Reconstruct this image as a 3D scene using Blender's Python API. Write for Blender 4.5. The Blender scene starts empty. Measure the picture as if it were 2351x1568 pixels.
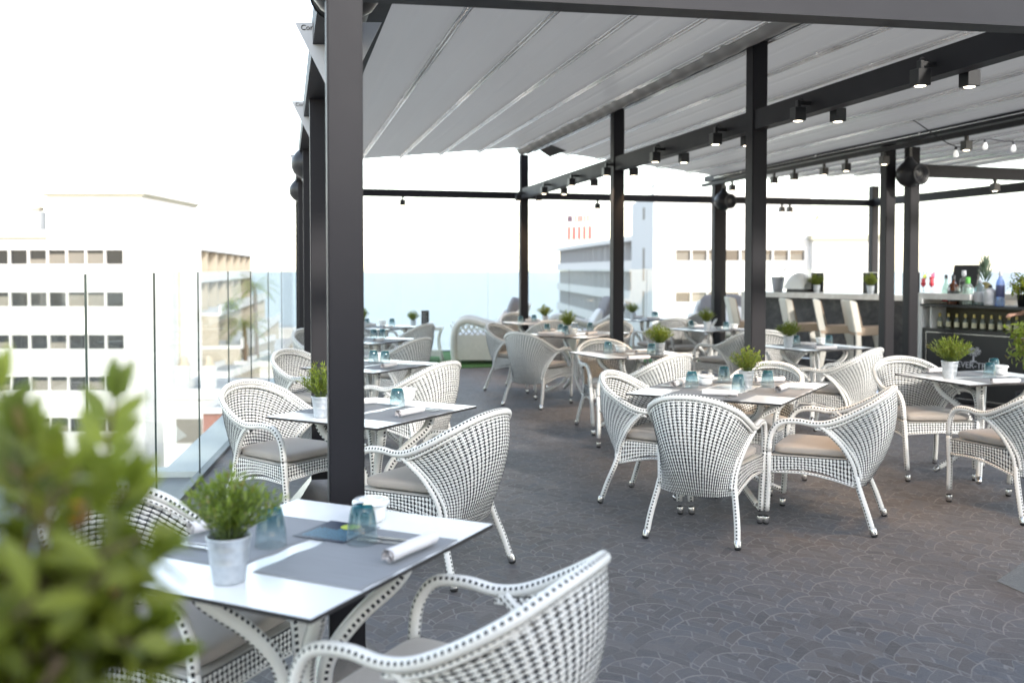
import bpy, bmesh, math, random
from mathutils import Vector, Matrix
R=math.radians; PI=math.pi
sc=bpy.context.scene; col=sc.collection
# ------------------------------------------------------------------ camera
YAW=R(13.2535); PITCH=R(1.8); FPX=2230.0; HC=1.55
cd=bpy.data.cameras.new("camera"); cam=bpy.data.objects.new("camera",cd); col.objects.link(cam); sc.camera=cam
cam.location=(0,0,HC); cam.rotation_euler=(R(90)-PITCH,0,-YAW)
cd.sensor_width=36; cd.lens=FPX/2351*36; cd.shift_y=-0.0412; cd.clip_start=.05; cd.clip_end=9000
cd.dof.use_dof=True; cd.dof.focus_distance=5.1; cd.dof.aperture_fstop=2.0; cd.dof.aperture_blades=0
# ------------------------------------------------------------------ world, sun, exposure
SUN_EL=R(24); SUN_AZ=R(162)      # direction the light comes from, measured from +Y clockwise
w=bpy.data.worlds.new("World"); sc.world=w; w.use_nodes=True
nt=w.node_tree; bg=nt.nodes["Background"]
sky=nt.nodes.new("ShaderNodeTexSky"); sky.sky_type='NISHITA'; sky.sun_disc=False
sky.sun_elevation=SUN_EL; sky.sun_rotation=SUN_AZ; sky.air_density=1.2; sky.dust_density=1.0; sky.ozone_density=1.0
hs=nt.nodes.new('ShaderNodeHueSaturation'); hs.inputs['Saturation'].default_value=.62; nt.links.new(sky.outputs[0],hs.inputs['Color']); nt.links.new(hs.outputs[0],bg.inputs[0]); bg.inputs[1].default_value=.14
sd=bpy.data.lights.new("sun",'SUN'); so=bpy.data.objects.new("sun",sd); col.objects.link(so)
sd.energy=1.0; sd.angle=R(4); sd.color=(1,.95,.88)
dv=Vector((math.sin(SUN_AZ)*math.cos(SUN_EL),math.cos(SUN_AZ)*math.cos(SUN_EL),math.sin(SUN_EL)))
so.rotation_euler=dv.to_track_quat('Z','Y').to_euler(); so.location=(0,-10,20)
sc.view_settings.view_transform='Standard'; sc.view_settings.look='None'; sc.view_settings.exposure=2.2; sc.view_settings.gamma=1
sc.cycles.use_denoising=True
try: sc.cycles.denoiser='OPENIMAGEDENOISE'
except Exception: pass
sc.cycles.max_bounces=8; sc.cycles.transparent_max_bounces=24; sc.cycles.caustics_reflective=False; sc.cycles.caustics_refractive=False
sc.cycles.sample_clamp_indirect=6
# ------------------------------------------------------------------ geometry helpers
_fw=Vector((math.sin(YAW)*math.cos(PITCH),math.cos(YAW)*math.cos(PITCH),-math.sin(PITCH)))
_rt=Vector((math.cos(YAW),-math.sin(YAW),0)); _up=_rt.cross(_fw); _yc=617+FPX*math.tan(PITCH)
_fh=Vector((math.sin(YAW),math.cos(YAW),0))
def ray(x,y): return _rt*((x-1175.5)/FPX)+_up*((_yc-y)/FPX)+_fw
def at(x,y,z=0.):
    d=ray(x,y); t=(z-HC)/d.z; return Vector((0,0,HC))+d*t
def atd(x,y,D):
    d=ray(x,y); return Vector((0,0,HC))+d*(D/d.dot(_fh))
def lerp(a,b,t): return a+(b-a)*t
class MB:
    def __init__(s): s.v=[];s.f=[];s.uv=[];s.mi=[];s.sm=[]
    def face(s,idx,uv=None,mi=0,sm=False):
        s.f.append(idx); s.uv.append(uv or [(0,0)]*len(idx)); s.mi.append(mi); s.sm.append(sm)
    def box(s,x0,x1,y0,y1,z0,z1,mi=0,M=None,top=None,bot=None):
        b=len(s.v); P=[(x0,y0,z0),(x1,y0,z0),(x1,y1,z0),(x0,y1,z0),(x0,y0,z1),(x1,y0,z1),(x1,y1,z1),(x0,y1,z1)]
        if M: P=[tuple(M@Vector(p)) for p in P]
        s.v+=P
        for k,q in enumerate(((3,2,1,0),(4,5,6,7),(0,1,5,4),(1,2,6,5),(2,3,7,6),(3,0,4,7))):
            m=mi
            if k==1 and top is not None: m=top
            if k==0 and bot is not None: m=bot
            s.face([b+i for i in q],[(0,0),(1,0),(1,1),(0,1)],m)
        return s
    def poly(s,pts,z0,z1,mi=0,top=None):
        b=len(s.v); n=len(pts)
        s.v+=[(p[0],p[1],z0) for p in pts]+[(p[0],p[1],z1) for p in pts]
        s.face([b+i for i in range(n)][::-1],None,mi); s.face([b+n+i for i in range(n)],None,mi if top is None else top)
        for i in range(n):
            j=(i+1)%n; s.face([b+i,b+j,b+n+j,b+n+i],None,mi)
        return s
    def tube(s,path,r,n=8,mi=0,cap=True,flat=None,up=None):
        """path: list of Vector; r: float or list; flat=(a,b) elliptical factors"""
        P=[Vector(p) for p in path]; m=len(P)
        rr=r if isinstance(r,(list,tuple)) else [r]*m
        T=[(P[min(i+1,m-1)]-P[max(i-1,0)]).normalized() for i in range(m)]
        ref=Vector(up) if up else (Vector((0,0,1)) if abs(T[0].z)<.9 else Vector((1,0,0)))
        nrm=(ref-T[0]*ref.dot(T[0])).normalized(); b=len(s.v); L=0; Ls=[]
        fa,fb=flat or (1,1)
        for i in range(m):
            if i: L+=(P[i]-P[i-1]).length
            Ls.append(L)
            nrm=(nrm-T[i]*nrm.dot(T[i])); nrm=nrm.normalized() if nrm.length>1e-6 else Vector((1,0,0)); bn=T[i].cross(nrm)
            for k in range(n):
                a=2*PI*k/n; s.v.append(tuple(P[i]+(nrm*math.cos(a)*fa+bn*math.sin(a)*fb)*rr[i]))
        for i in range(m-1):
            for k in range(n):
                k2=(k+1)%n
                s.face([b+i*n+k,b+i*n+k2,b+(i+1)*n+k2,b+(i+1)*n+k],[(Ls[i],k/n),(Ls[i],(k+1)/n),(Ls[i+1],(k+1)/n),(Ls[i+1],k/n)],mi,n>4)
        if cap:
            s.face([b+k for k in range(n)][::-1],[(0,.5)]*n,mi); s.face([b+(m-1)*n+k for k in range(n)],[(L,.5)]*n,mi)
        return s
    def lathe(s,prof,n=24,c=(0,0,0),mi=0,cap0=False,cap1=False,M=None):
        b=len(s.v)
        for r,z in prof:
            for k in range(n):
                a=2*PI*k/n; p=Vector((c[0]+r*math.cos(a),c[1]+r*math.sin(a),c[2]+z)); s.v.append(tuple(M@p if M else p))
        for i in range(len(prof)-1):
            for k in range(n):
                k2=(k+1)%n; s.face([b+i*n+k,b+i*n+k2,b+(i+1)*n+k2,b+(i+1)*n+k],[(k/n,prof[i][1]),((k+1)/n,prof[i][1]),((k+1)/n,prof[i+1][1]),(k/n,prof[i+1][1])],mi,True)
        if cap0: s.face([b+k for k in range(n)][::-1],None,mi)
        if cap1: s.face([b+(len(prof)-1)*n+k for k in range(n)],None,mi)
        return s
    def grid(s,F,nu,nv,mi=0,sm=True,flip=False):
        b=len(s.v)
        for j in range(nv+1):
            for i in range(nu+1): s.v.append(tuple(F(i/nu,j/nv)))
        for j in range(nv):
            for i in range(nu):
                q=[b+j*(nu+1)+i,b+j*(nu+1)+i+1,b+(j+1)*(nu+1)+i+1,b+(j+1)*(nu+1)+i]
                uv=[(i/nu,j/nv),((i+1)/nu,j/nv),((i+1)/nu,(j+1)/nv),(i/nu,(j+1)/nv)]
                if flip: q=q[::-1]; uv=uv[::-1]
                s.face(q,uv,mi,sm)
        return s
    def mesh(s,name,mats):
        me=bpy.data.meshes.new(name); me.from_pydata(s.v,[],s.f)
        ul=me.uv_layers.new(name="UVMap"); k=0; d=[0.0]*(2*len(me.loops))
        for uv in s.uv:
            for a in uv: d[k]=a[0]; d[k+1]=a[1]; k+=2
        ul.data.foreach_set("uv",d)
        me.polygons.foreach_set("material_index",s.mi); me.polygons.foreach_set("use_smooth",s.sm)
        for m in (mats if isinstance(mats,(list,tuple)) else [mats]): me.materials.append(m)
        me.update(); return me
def link(name,me,parent=None,loc=None,rot=None,scale=None):
    o=bpy.data.objects.new(name,me); col.objects.link(o)
    if parent: o.parent=parent
    if loc is not None: o.location=loc
    if rot is not None: o.rotation_euler=rot if isinstance(rot,(tuple,list)) else (0,0,rot)
    if scale is not None: o.scale=(scale,)*3 if isinstance(scale,(int,float)) else scale
    return o
def tag(o,label=None,cat=None,group=None,kind=None):
    if label: o['label']=label
    if cat: o['category']=cat
    if group: o['group']=group
    if kind: o['kind']=kind
    return o
def thing(name,label,cat,loc=(0,0,0),rz=0,group=None,scale=None):
    return tag(link(name,None,None,loc,rz,scale),label,cat,group)
def one(name,mb,mat,label,cat,loc=(0,0,0),rz=0,group=None):
    return tag(link(name,mb.mesh(name,mat) if isinstance(mb,MB) else mb,None,loc,rz),label,cat,group)
def struct(name,mb,mat,kind='structure',loc=(0,0,0),rz=0):
    return tag(link(name,mb.mesh(name,mat),None,loc,rz),kind=kind)
def part(name,mb,mat,parent,loc=None,rot=None,label=None,scale=None):
    o=link(name,mb.mesh(name,mat) if isinstance(mb,MB) else mb,parent,loc,rot,scale)
    if label: o['label']=label
    return o
def kit(parts):
    """parts: list of (name, mesh, [subparts]) -> function making a copy of the whole thing"""
    def make(root):
        for p in parts:
            o=link(p[0],p[1],root)
            for q in (p[2] if len(p)>2 else []): link(q[0],q[1],o)
        return root
    return make
def cr(pts,n=8):
    """Catmull-Rom through pts"""
    P=[Vector(p) for p in pts]; out=[]
    for i in range(len(P)-1):
        p0=P[i-1] if i else P[0]*2-P[1]; p1,p2=P[i],P[i+1]; p3=P[i+2] if i+2<len(P) else P[-1]*2-P[-2]
        for k in range(n):
            t=k/n; out.append(.5*((2*p1)+(p2-p0)*t+(2*p0-5*p1+4*p2-p3)*t*t+(3*p1-p0-3*p2+p3)*t**3))
    out.append(P[-1]); return out
def arcfn(pts):
    L=[0]
    for a,b in zip(pts[:-1],pts[1:]): L.append(L[-1]+(b-a).length)
    def f(t):
        s=max(0,min(1,t))*L[-1]
        lo,hi=0,len(L)-1
        while hi-lo>1:
            m=(lo+hi)//2
            if L[m]<=s: lo=m
            else: hi=m
        d=L[hi]-L[lo]; return pts[lo].lerp(pts[hi],(s-L[lo])/d if d>1e-9 else 0)
    return f
# ------------------------------------------------------------------ materials
class NT:
    def __init__(s,name):
        s.m=bpy.data.materials.new(name); s.m.use_nodes=True; s.t=s.m.node_tree; s.b=s.t.nodes["Principled BSDF"]; s.out=s.t.nodes["Material Output"]
    def n(s,t,**k):
        x=s.t.nodes.new(t)
        for a,b in k.items(): setattr(x,a,b)
        return x
    def L(s,a,b): s.t.links.new(a,b)
    def set(s,sock,v):
        if isinstance(v,bpy.types.NodeSocket): s.L(v,sock)
        elif isinstance(v,(tuple,list)) and len(v)==3 and sock.type=='RGBA': sock.default_value=(*v,1)
        else: sock.default_value=v
    def ma(s,op,a,b=0.,c=0.,clamp=False):
        x=s.n('ShaderNodeMath',operation=op); x.use_clamp=clamp
        for i,v in enumerate((a,b,c)): s.set(x.inputs[i],v)
        return x.outputs[0]
    def mix(s,f,a,b):
        x=s.n('ShaderNodeMix',data_type='RGBA'); s.set(x.inputs[0],f); s.set(x.inputs[6],a); s.set(x.inputs[7],b); return x.outputs[2]
    def coord(s,w='Object'): return s.n('ShaderNodeTexCoord').outputs[w]
    def sep(s,v):
        x=s.n('ShaderNodeSeparateXYZ'); s.L(v,x.inputs[0]); return x.outputs
    def comb(s,a,b,c=0.):
        x=s.n('ShaderNodeCombineXYZ')
        for i,v in enumerate((a,b,c)): s.set(x.inputs[i],v)
        return x.outputs[0]
    def noise(s,v,scale,detail=4,rough=.55):
        x=s.n('ShaderNodeTexNoise'); s.L(v,x.inputs['Vector']); x.inputs['Scale'].default_value=scale; x.inputs['Detail'].default_value=detail; x.inputs['Roughness'].default_value=rough
        return x.outputs[0]
    def ramp(s,f,*st):
        x=s.n('ShaderNodeValToRGB'); s.L(f,x.inputs[0]); e=x.color_ramp.elements
        while len(e)<len(st): e.new(.5)
        for i,(p,c) in enumerate(st): e[i].position=p; e[i].color=(*c,1) if len(c)==3 else c
        return x.outputs[0]
    def bump(s,h,strength=.3,dist=.01):
        x=s.n('ShaderNodeBump'); s.L(h,x.inputs['Height']); x.inputs['Strength'].default_value=strength; x.inputs['Distance'].default_value=dist
        s.L(x.outputs[0],s.b.inputs['Normal']); return x
    def p(s,**k):
        for a,v in k.items(): s.set(s.b.inputs[a.replace('_',' ')],v)
        return s
def simple(name,c,rough=.5,metal=0,var=.06,scale=8,bump=0,bscale=60,spec=.5,coat=0):
    t=NT(name); co=t.coord('Object'); f=t.noise(co,scale)
    lo=tuple(max(0,x*(1-var)) for x in c); hi=tuple(min(1,x*(1+var)) for x in c)
    t.p(Base_Color=t.mix(f,lo,hi),Metallic=metal)
    t.L(t.ma('MULTIPLY_ADD',t.noise(co,scale*3),.12,rough-.06),t.b.inputs['Roughness'])
    t.b.inputs['Specular IOR Level'].default_value=spec; t.b.inputs['Coat Weight'].default_value=coat
    if bump: t.bump(t.noise(co,bscale),bump,.004)
    return t.m
IV=(.79,.765,.70); BK=(.012,.012,.014)
def m_wrap():
    t=NT("white_wicker_wrap"); x,y,_=t.sep(t.coord('UV'))
    fu=t.ma('FRACT',t.ma('DIVIDE',x,.019)); fv=t.ma('FRACT',t.ma('MULTIPLY',y,3.0))
    a=t.ma('MULTIPLY',t.ma('LESS_THAN',fu,.52),t.ma('LESS_THAN',t.ma('ABSOLUTE',t.ma('SUBTRACT',fv,.5)),.13))
    g=t.ma('ABSOLUTE',t.ma('SUBTRACT',t.ma('FRACT',t.ma('DIVIDE',x,.0055)),.5))
    n=t.noise(t.coord('Object'),14)
    c=t.mix(n,(.74,.725,.69),(.85,.84,.81)); c=t.mix(t.ma('MULTIPLY',t.ma('GREATER_THAN',g,.44),.45),c,(.35,.32,.26))
    t.p(Base_Color=t.mix(a,c,BK),Roughness=.42)
    t.bump(t.ma('ADD',t.ma('SUBTRACT',.5,g),t.ma('MULTIPLY',a,-1.)),.35,.003); return t.m
def m_cushion():
    t=NT("taupe_cushion_fabric"); co=t.coord('Object'); n=t.noise(co,5); f=t.noise(co,420,2)
    t.p(Base_Color=t.mix(n,(.36,.315,.275),(.44,.39,.345)),Roughness=.85); t.b.inputs['Sheen Weight'].default_value=.3
    t.bump(t.ma('ADD',t.ma('MULTIPLY',n,2.),t.ma('MULTIPLY',f,.35)),.35,.006); return t.m
def m_floor():
    t=NT("stamped_fan_paving"); co=t.coord('Object'); mp=t.n('ShaderNodeMapping'); t.L(co,mp.inputs[0]); mp.inputs['Rotation'].default_value=(0,0,R(6))
    wob=t.n('ShaderNodeTexNoise'); t.L(co,wob.inputs['Vector']); wob.inputs['Scale'].default_value=7; wob.inputs['Detail'].default_value=2
    wv=t.n('ShaderNodeVectorMath',operation='MULTIPLY_ADD'); t.L(wob.outputs['Color'],wv.inputs[0]); wv.inputs[1].default_value=(.035,.035,0); t.L(mp.outputs[0],wv.inputs[2])
    X,Y,_=t.sep(wv.outputs[0]); W_,H_=.40,.20
    x=t.ma('DIVIDE',X,W_); y=t.ma('DIVIDE',Y,H_)
    # scallop rows : curve_j(x)= j + .75*(1-u^2)
    def cand(j):
        off=t.ma('MULTIPLY',j,.5); fx=t.ma('FRACT',t.ma('ADD',x,off)); cell=t.ma('FLOOR',t.ma('ADD',x,off))
        u=t.ma('MULTIPLY_ADD',fx,2.,-1.); c=t.ma('ADD',j,t.ma('MULTIPLY',t.ma('SUBTRACT',1.,t.ma('MULTIPLY',u,u)),.8))
        return u,c,cell
    j1=t.ma('FLOOR',y); j0=t.ma('SUBTRACT',j1,1.)
    u1,c1,k1=cand(j1); u0,c0,k0=cand(j0)
    ab=t.ma('GREATER_THAN',y,c1)     # above curve j1 -> fan j1 (below curve -> fan j0)
    def sel(a,b): return t.ma('ADD',t.ma('MULTIPLY',ab,a),t.ma('MULTIPLY',t.ma('SUBTRACT',1.,ab),b))
    u=sel(u1,u0); c=sel(c1,c0); cell=sel(k1,k0); j=sel(j1,j0)
    d=t.ma('SUBTRACT',y,c)           # 0.. ~1.8
    n0=t.noise(co,3.1,3); lineA=t.ma('MULTIPLY',t.ma('LESS_THAN',t.ma('ABSOLUTE',t.ma('SUBTRACT',y,c1)),.027),t.ma('MULTIPLY_ADD',n0,3.5,-.9,clamp=True))
    rr=t.ma('MULTIPLY',d,2.5); ri=t.ma('FLOOR',rr); rf=t.ma('ABSOLUTE',t.ma('SUBTRACT',t.ma('FRACT',rr),.5))
    av=t.ma('ADD',t.ma('MULTIPLY',t.ma('MULTIPLY',u,t.ma('MULTIPLY_ADD',d,-.22,1.)),2.2),t.ma('MULTIPLY',ri,.5)); ai=t.ma('FLOOR',av); af=t.ma('ABSOLUTE',t.ma('SUBTRACT',t.ma('FRACT',av),.5))
    wn=t.n('ShaderNodeTexWhiteNoise',noise_dimensions='4D'); t.L(t.comb(ri,ai,cell),wn.inputs['Vector']); t.L(j,wn.inputs['W'])
    joint=t.ma('MAXIMUM',t.ma('SMOOTHSTEP' if False else 'GREATER_THAN',rf,.465),t.ma('GREATER_THAN',af,.468))
    n1=t.noise(co,1.1,5); n2=t.noise(co,26,6,.7); n3=t.noise(co,90,4,.65)
    base=t.ramp(wn.outputs['Value'],(0,(.060,.053,.054)),(.35,(.110,.090,.083)),(.6,(.090,.094,.110)),(1,(.155,.135,.126)))
    base=t.mix(t.ma('MULTIPLY_ADD',n1,1.6,-.5,clamp=True),base,(.112,.119,.140)); base=t.mix(t.ma('MULTIPLY_ADD',n2,1.6,-.5,clamp=True),base,(.15,.14,.137))
    jm=t.ma('MULTIPLY',joint,t.ma('MULTIPLY_ADD',n0,2.6,-.35,clamp=True)); base=t.mix(joint,base,(.045,.040,.042)); base=t.mix(jm,base,(.205,.195,.195))
    base=t.mix(t.ma('MULTIPLY',lineA,.8),base,(.24,.22,.21))
    base=t.mix(t.ma('GREATER_THAN',t.noise(co,60,1),.78),base,(.30,.29,.27))
    t.p(Base_Color=base)
    t.L(t.ma('MULTIPLY_ADD',n2,.25,.42),t.b.inputs['Roughness']); t.b.inputs['Specular IOR Level'].default_value=.42
    h=t.ma('ADD',t.ma('MULTIPLY',wn.outputs['Value'],.35),t.ma('ADD',t.ma('MULTIPLY',joint,-.5),t.ma('ADD',t.ma('MULTIPLY',n2,1.0),t.ma('MULTIPLY',n3,.45))))
    t.bump(h,1.0,.011); return t.m
def m_canopy():
    t=NT("grey_pvc_fabric"); co=t.coord('Object'); mp=t.n('ShaderNodeMapping'); t.L(co,mp.inputs[0]); mp.inputs['Scale'].default_value=(9,.7,9)
    n=t.noise(mp.outputs[0],1.0,4); n2=t.noise(co,.6,3)
    c=t.mix(n,(.28,.275,.275),(.33,.325,.325)); c=t.mix(t.ma('MULTIPLY',n2,.4),c,(.31,.295,.285))
    t.p(Base_Color=c,Roughness=.45)
    tr=t.n('ShaderNodeBsdfTranslucent'); tr.inputs[0].default_value=(.60,.57,.53,1)
    mx=t.n('ShaderNodeMixShader'); mx.inputs[0].default_value=.15; t.L(t.b.outputs[0],mx.inputs[1]); t.L(tr.outputs[0],mx.inputs[2]); t.L(mx.outputs[0],t.out.inputs[0]); return t.m
def glassy(name,tint,spec=1.0,rough=.02,diffuse=0.0,ior=1.5,grad=None):
    """thin clear sheet: tinted see-through plus a Fresnel reflection"""
    t=NT(name); tr=t.n('ShaderNodeBsdfTransparent'); gl=t.n('ShaderNodeBsdfGlossy'); gl.inputs['Roughness'].default_value=rough
    if grad:
        z=t.sep(t.coord('Object'))[2]; z0,z1,ca,cb=grad
        f=t.ma('DIVIDE',t.ma('SUBTRACT',z,z0),z1-z0,clamp=True); f=t.ma('POWER',f,1.9)
        c=t.mix(f,ca,cb); t.L(c,tr.inputs[0])
        df=t.n('ShaderNodeBsdfDiffuse'); t.L(t.mix(f,(.5,.6,.62),(.005,.20,.25)),df.inputs[0])
        m0=t.n('ShaderNodeMixShader'); t.L(t.ma('MULTIPLY_ADD',f,.25,.02),m0.inputs[0]); t.L(tr.outputs[0],m0.inputs[1]); t.L(df.outputs[0],m0.inputs[2]); base=m0.outputs[0]
    else:
        tr.inputs[0].default_value=(*tint,1); base=tr.outputs[0]
        if diffuse:
            df=t.n('ShaderNodeBsdfDiffuse'); df.inputs[0].default_value=(.75,.8,.78,1); m0=t.n('ShaderNodeMixShader'); m0.inputs[0].default_value=diffuse
            t.L(tr.outputs[0],m0.inputs[1]); t.L(df.outputs[0],m0.inputs[2]); base=m0.outputs[0]
    lw=t.n('ShaderNodeLayerWeight'); lw.inputs['Blend'].default_value=.5
    fr=t.ma('MULTIPLY_ADD',t.ma('POWER',lw.outputs['Facing'],5.),.96,.04)
    mx=t.n('ShaderNodeMixShader'); t.L(t.ma('MULTIPLY',fr,spec,clamp=True),mx.inputs[0]); t.L(base,mx.inputs[1]); t.L(gl.outputs[0],mx.inputs[2]); t.L(mx.outputs[0],t.out.inputs[0])
    return t.m
def leafmat(name,a,b,trans=.35,hue=(.25,.32,.05)):
    t=NT(name); co=t.coord('Object'); oi=t.n('ShaderNodeObjectInfo'); n=t.noise(co,45,2); wn=t.n('ShaderNodeTexWhiteNoise'); 
    u,v,_=t.sep(t.coord('UV')); t.L(t.comb(t.ma('FLOOR',u),0.,0.),wn.inputs['Vector'])
    c=t.mix(wn.outputs['Value'],a,b); c=t.mix(t.ma('MULTIPLY',oi.outputs['Random'],.45),c,(a[0]*2.2,a[1]*1.25,a[2]*1.2)); c=t.mix(t.ma('GREATER_THAN',wn.outputs['Value'],.965),c,(.26,.20,.06)); t.p(Base_Color=c,Roughness=.42)
    tr=t.n('ShaderNodeBsdfTranslucent'); t.L(t.mix(.5,c,hue),tr.inputs[0]); mx=t.n('ShaderNodeMixShader'); mx.inputs[0].default_value=trans
    t.L(t.b.outputs[0],mx.inputs[1]); t.L(tr.outputs[0],mx.inputs[2]); t.L(mx.outputs[0],t.out.inputs[0]); return t.m
def emit(name,c,s):
    t=NT(name); t.p(Base_Color=(.8,.8,.8)); t.b.inputs['Emission Color'].default_value=(*c,1); t.b.inputs['Emission Strength'].default_value=s; return t.m
def m_plaster(name,c):
    t=NT(name); co=t.coord('Object'); mp=t.n('ShaderNodeMapping'); t.L(co,mp.inputs[0]); mp.inputs['Scale'].default_value=(1,1,.15)
    n=t.noise(mp.outputs[0],1.2,5); n2=t.noise(co,.25,3)
    cc=t.mix(t.ma('MULTIPLY',n,.5),c,tuple(x*.86 for x in c)); t.p(Base_Color=t.mix(t.ma('MULTIPLY',n2,.35),cc,tuple(x*.93 for x in c)),Roughness=.85); return t.m
def m_water():
    t=NT("sea_water"); co=t.coord('Object'); t.p(Base_Color=(.29,.325,.345),Roughness=.5); t.b.inputs['Specular IOR Level'].default_value=.28; t.bump(t.noise(co,.25,6,.65),.5,1.2); return t.m
def m_turf():
    t=NT("green_artificial_turf"); co=t.coord('Object'); t.p(Base_Color=t.mix(t.noise(co,30,4),(.035,.11,.02),(.07,.20,.045)),Roughness=.9); t.bump(t.noise(co,250,3),.6,.02); return t.m
def m_stone():
    t=NT("dark_stone_cladding"); co=t.coord('Object'); a=t.noise(co,9,7,.72); b=t.noise(co,1.2,3)
    t.p(Base_Color=t.ramp(a,(.3,(.045,.045,.048)),(.52,(.09,.09,.095)),(.75,(.17,.165,.16))),Roughness=.55); t.bump(a,.6,.02); return t.m
def m_marble():
    t=NT("white_marble"); co=t.coord('Object'); a=t.noise(co,3,8,.7); t.p(Base_Color=t.ramp(a,(.42,(.74,.73,.71)),(.5,(.66,.64,.62)),(.56,(.76,.75,.73))),Roughness=.3); return t.m
def m_mat():
    t=NT("grey_linen_placemat"); x,y,z=t.sep(t.coord('Object')); s=t.ma('ABSOLUTE',t.ma('SUBTRACT',t.ma('FRACT',t.ma('DIVIDE',x,.0035)),.5))
    mp=t.n('ShaderNodeMapping'); t.L(t.coord('Object'),mp.inputs[0]); mp.inputs['Scale'].default_value=(220,6,1)
    n=t.noise(mp.outputs[0],1.,3); t.p(Base_Color=t.mix(n,(.19,.195,.205),(.29,.295,.31)),Roughness=.7); t.bump(n,.3,.001); return t.m
def m_top():
    t=NT("white_laminate"); co=t.coord('Object'); t.p(Base_Color=t.mix(t.noise(co,3),(.79,.79,.79),(.83,.83,.82))); t.L(t.ma('MULTIPLY_ADD',t.noise(co,12),.1,.2),t.b.inputs['Roughness']); return t.m
def m_metal():
    t=NT("galvanised_zinc"); co=t.coord('Object'); v=t.n('ShaderNodeTexVoronoi'); v.inputs['Scale'].default_value=60; t.L(co,v.inputs['Vector'])
    t.p(Base_Color=t.mix(v.outputs['Distance'],(.50,.53,.56),(.60,.63,.66)),Metallic=.75,Roughness=.42); return t.m
def m_slate():
    t=NT("grey_slate_ledge"); co=t.coord('Object'); t.p(Base_Color=t.mix(t.noise(co,5,6,.7),(.10,.115,.125),(.16,.175,.185)),Roughness=.5); t.bump(t.noise(co,15,5),.3,.01); return t.m
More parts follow.
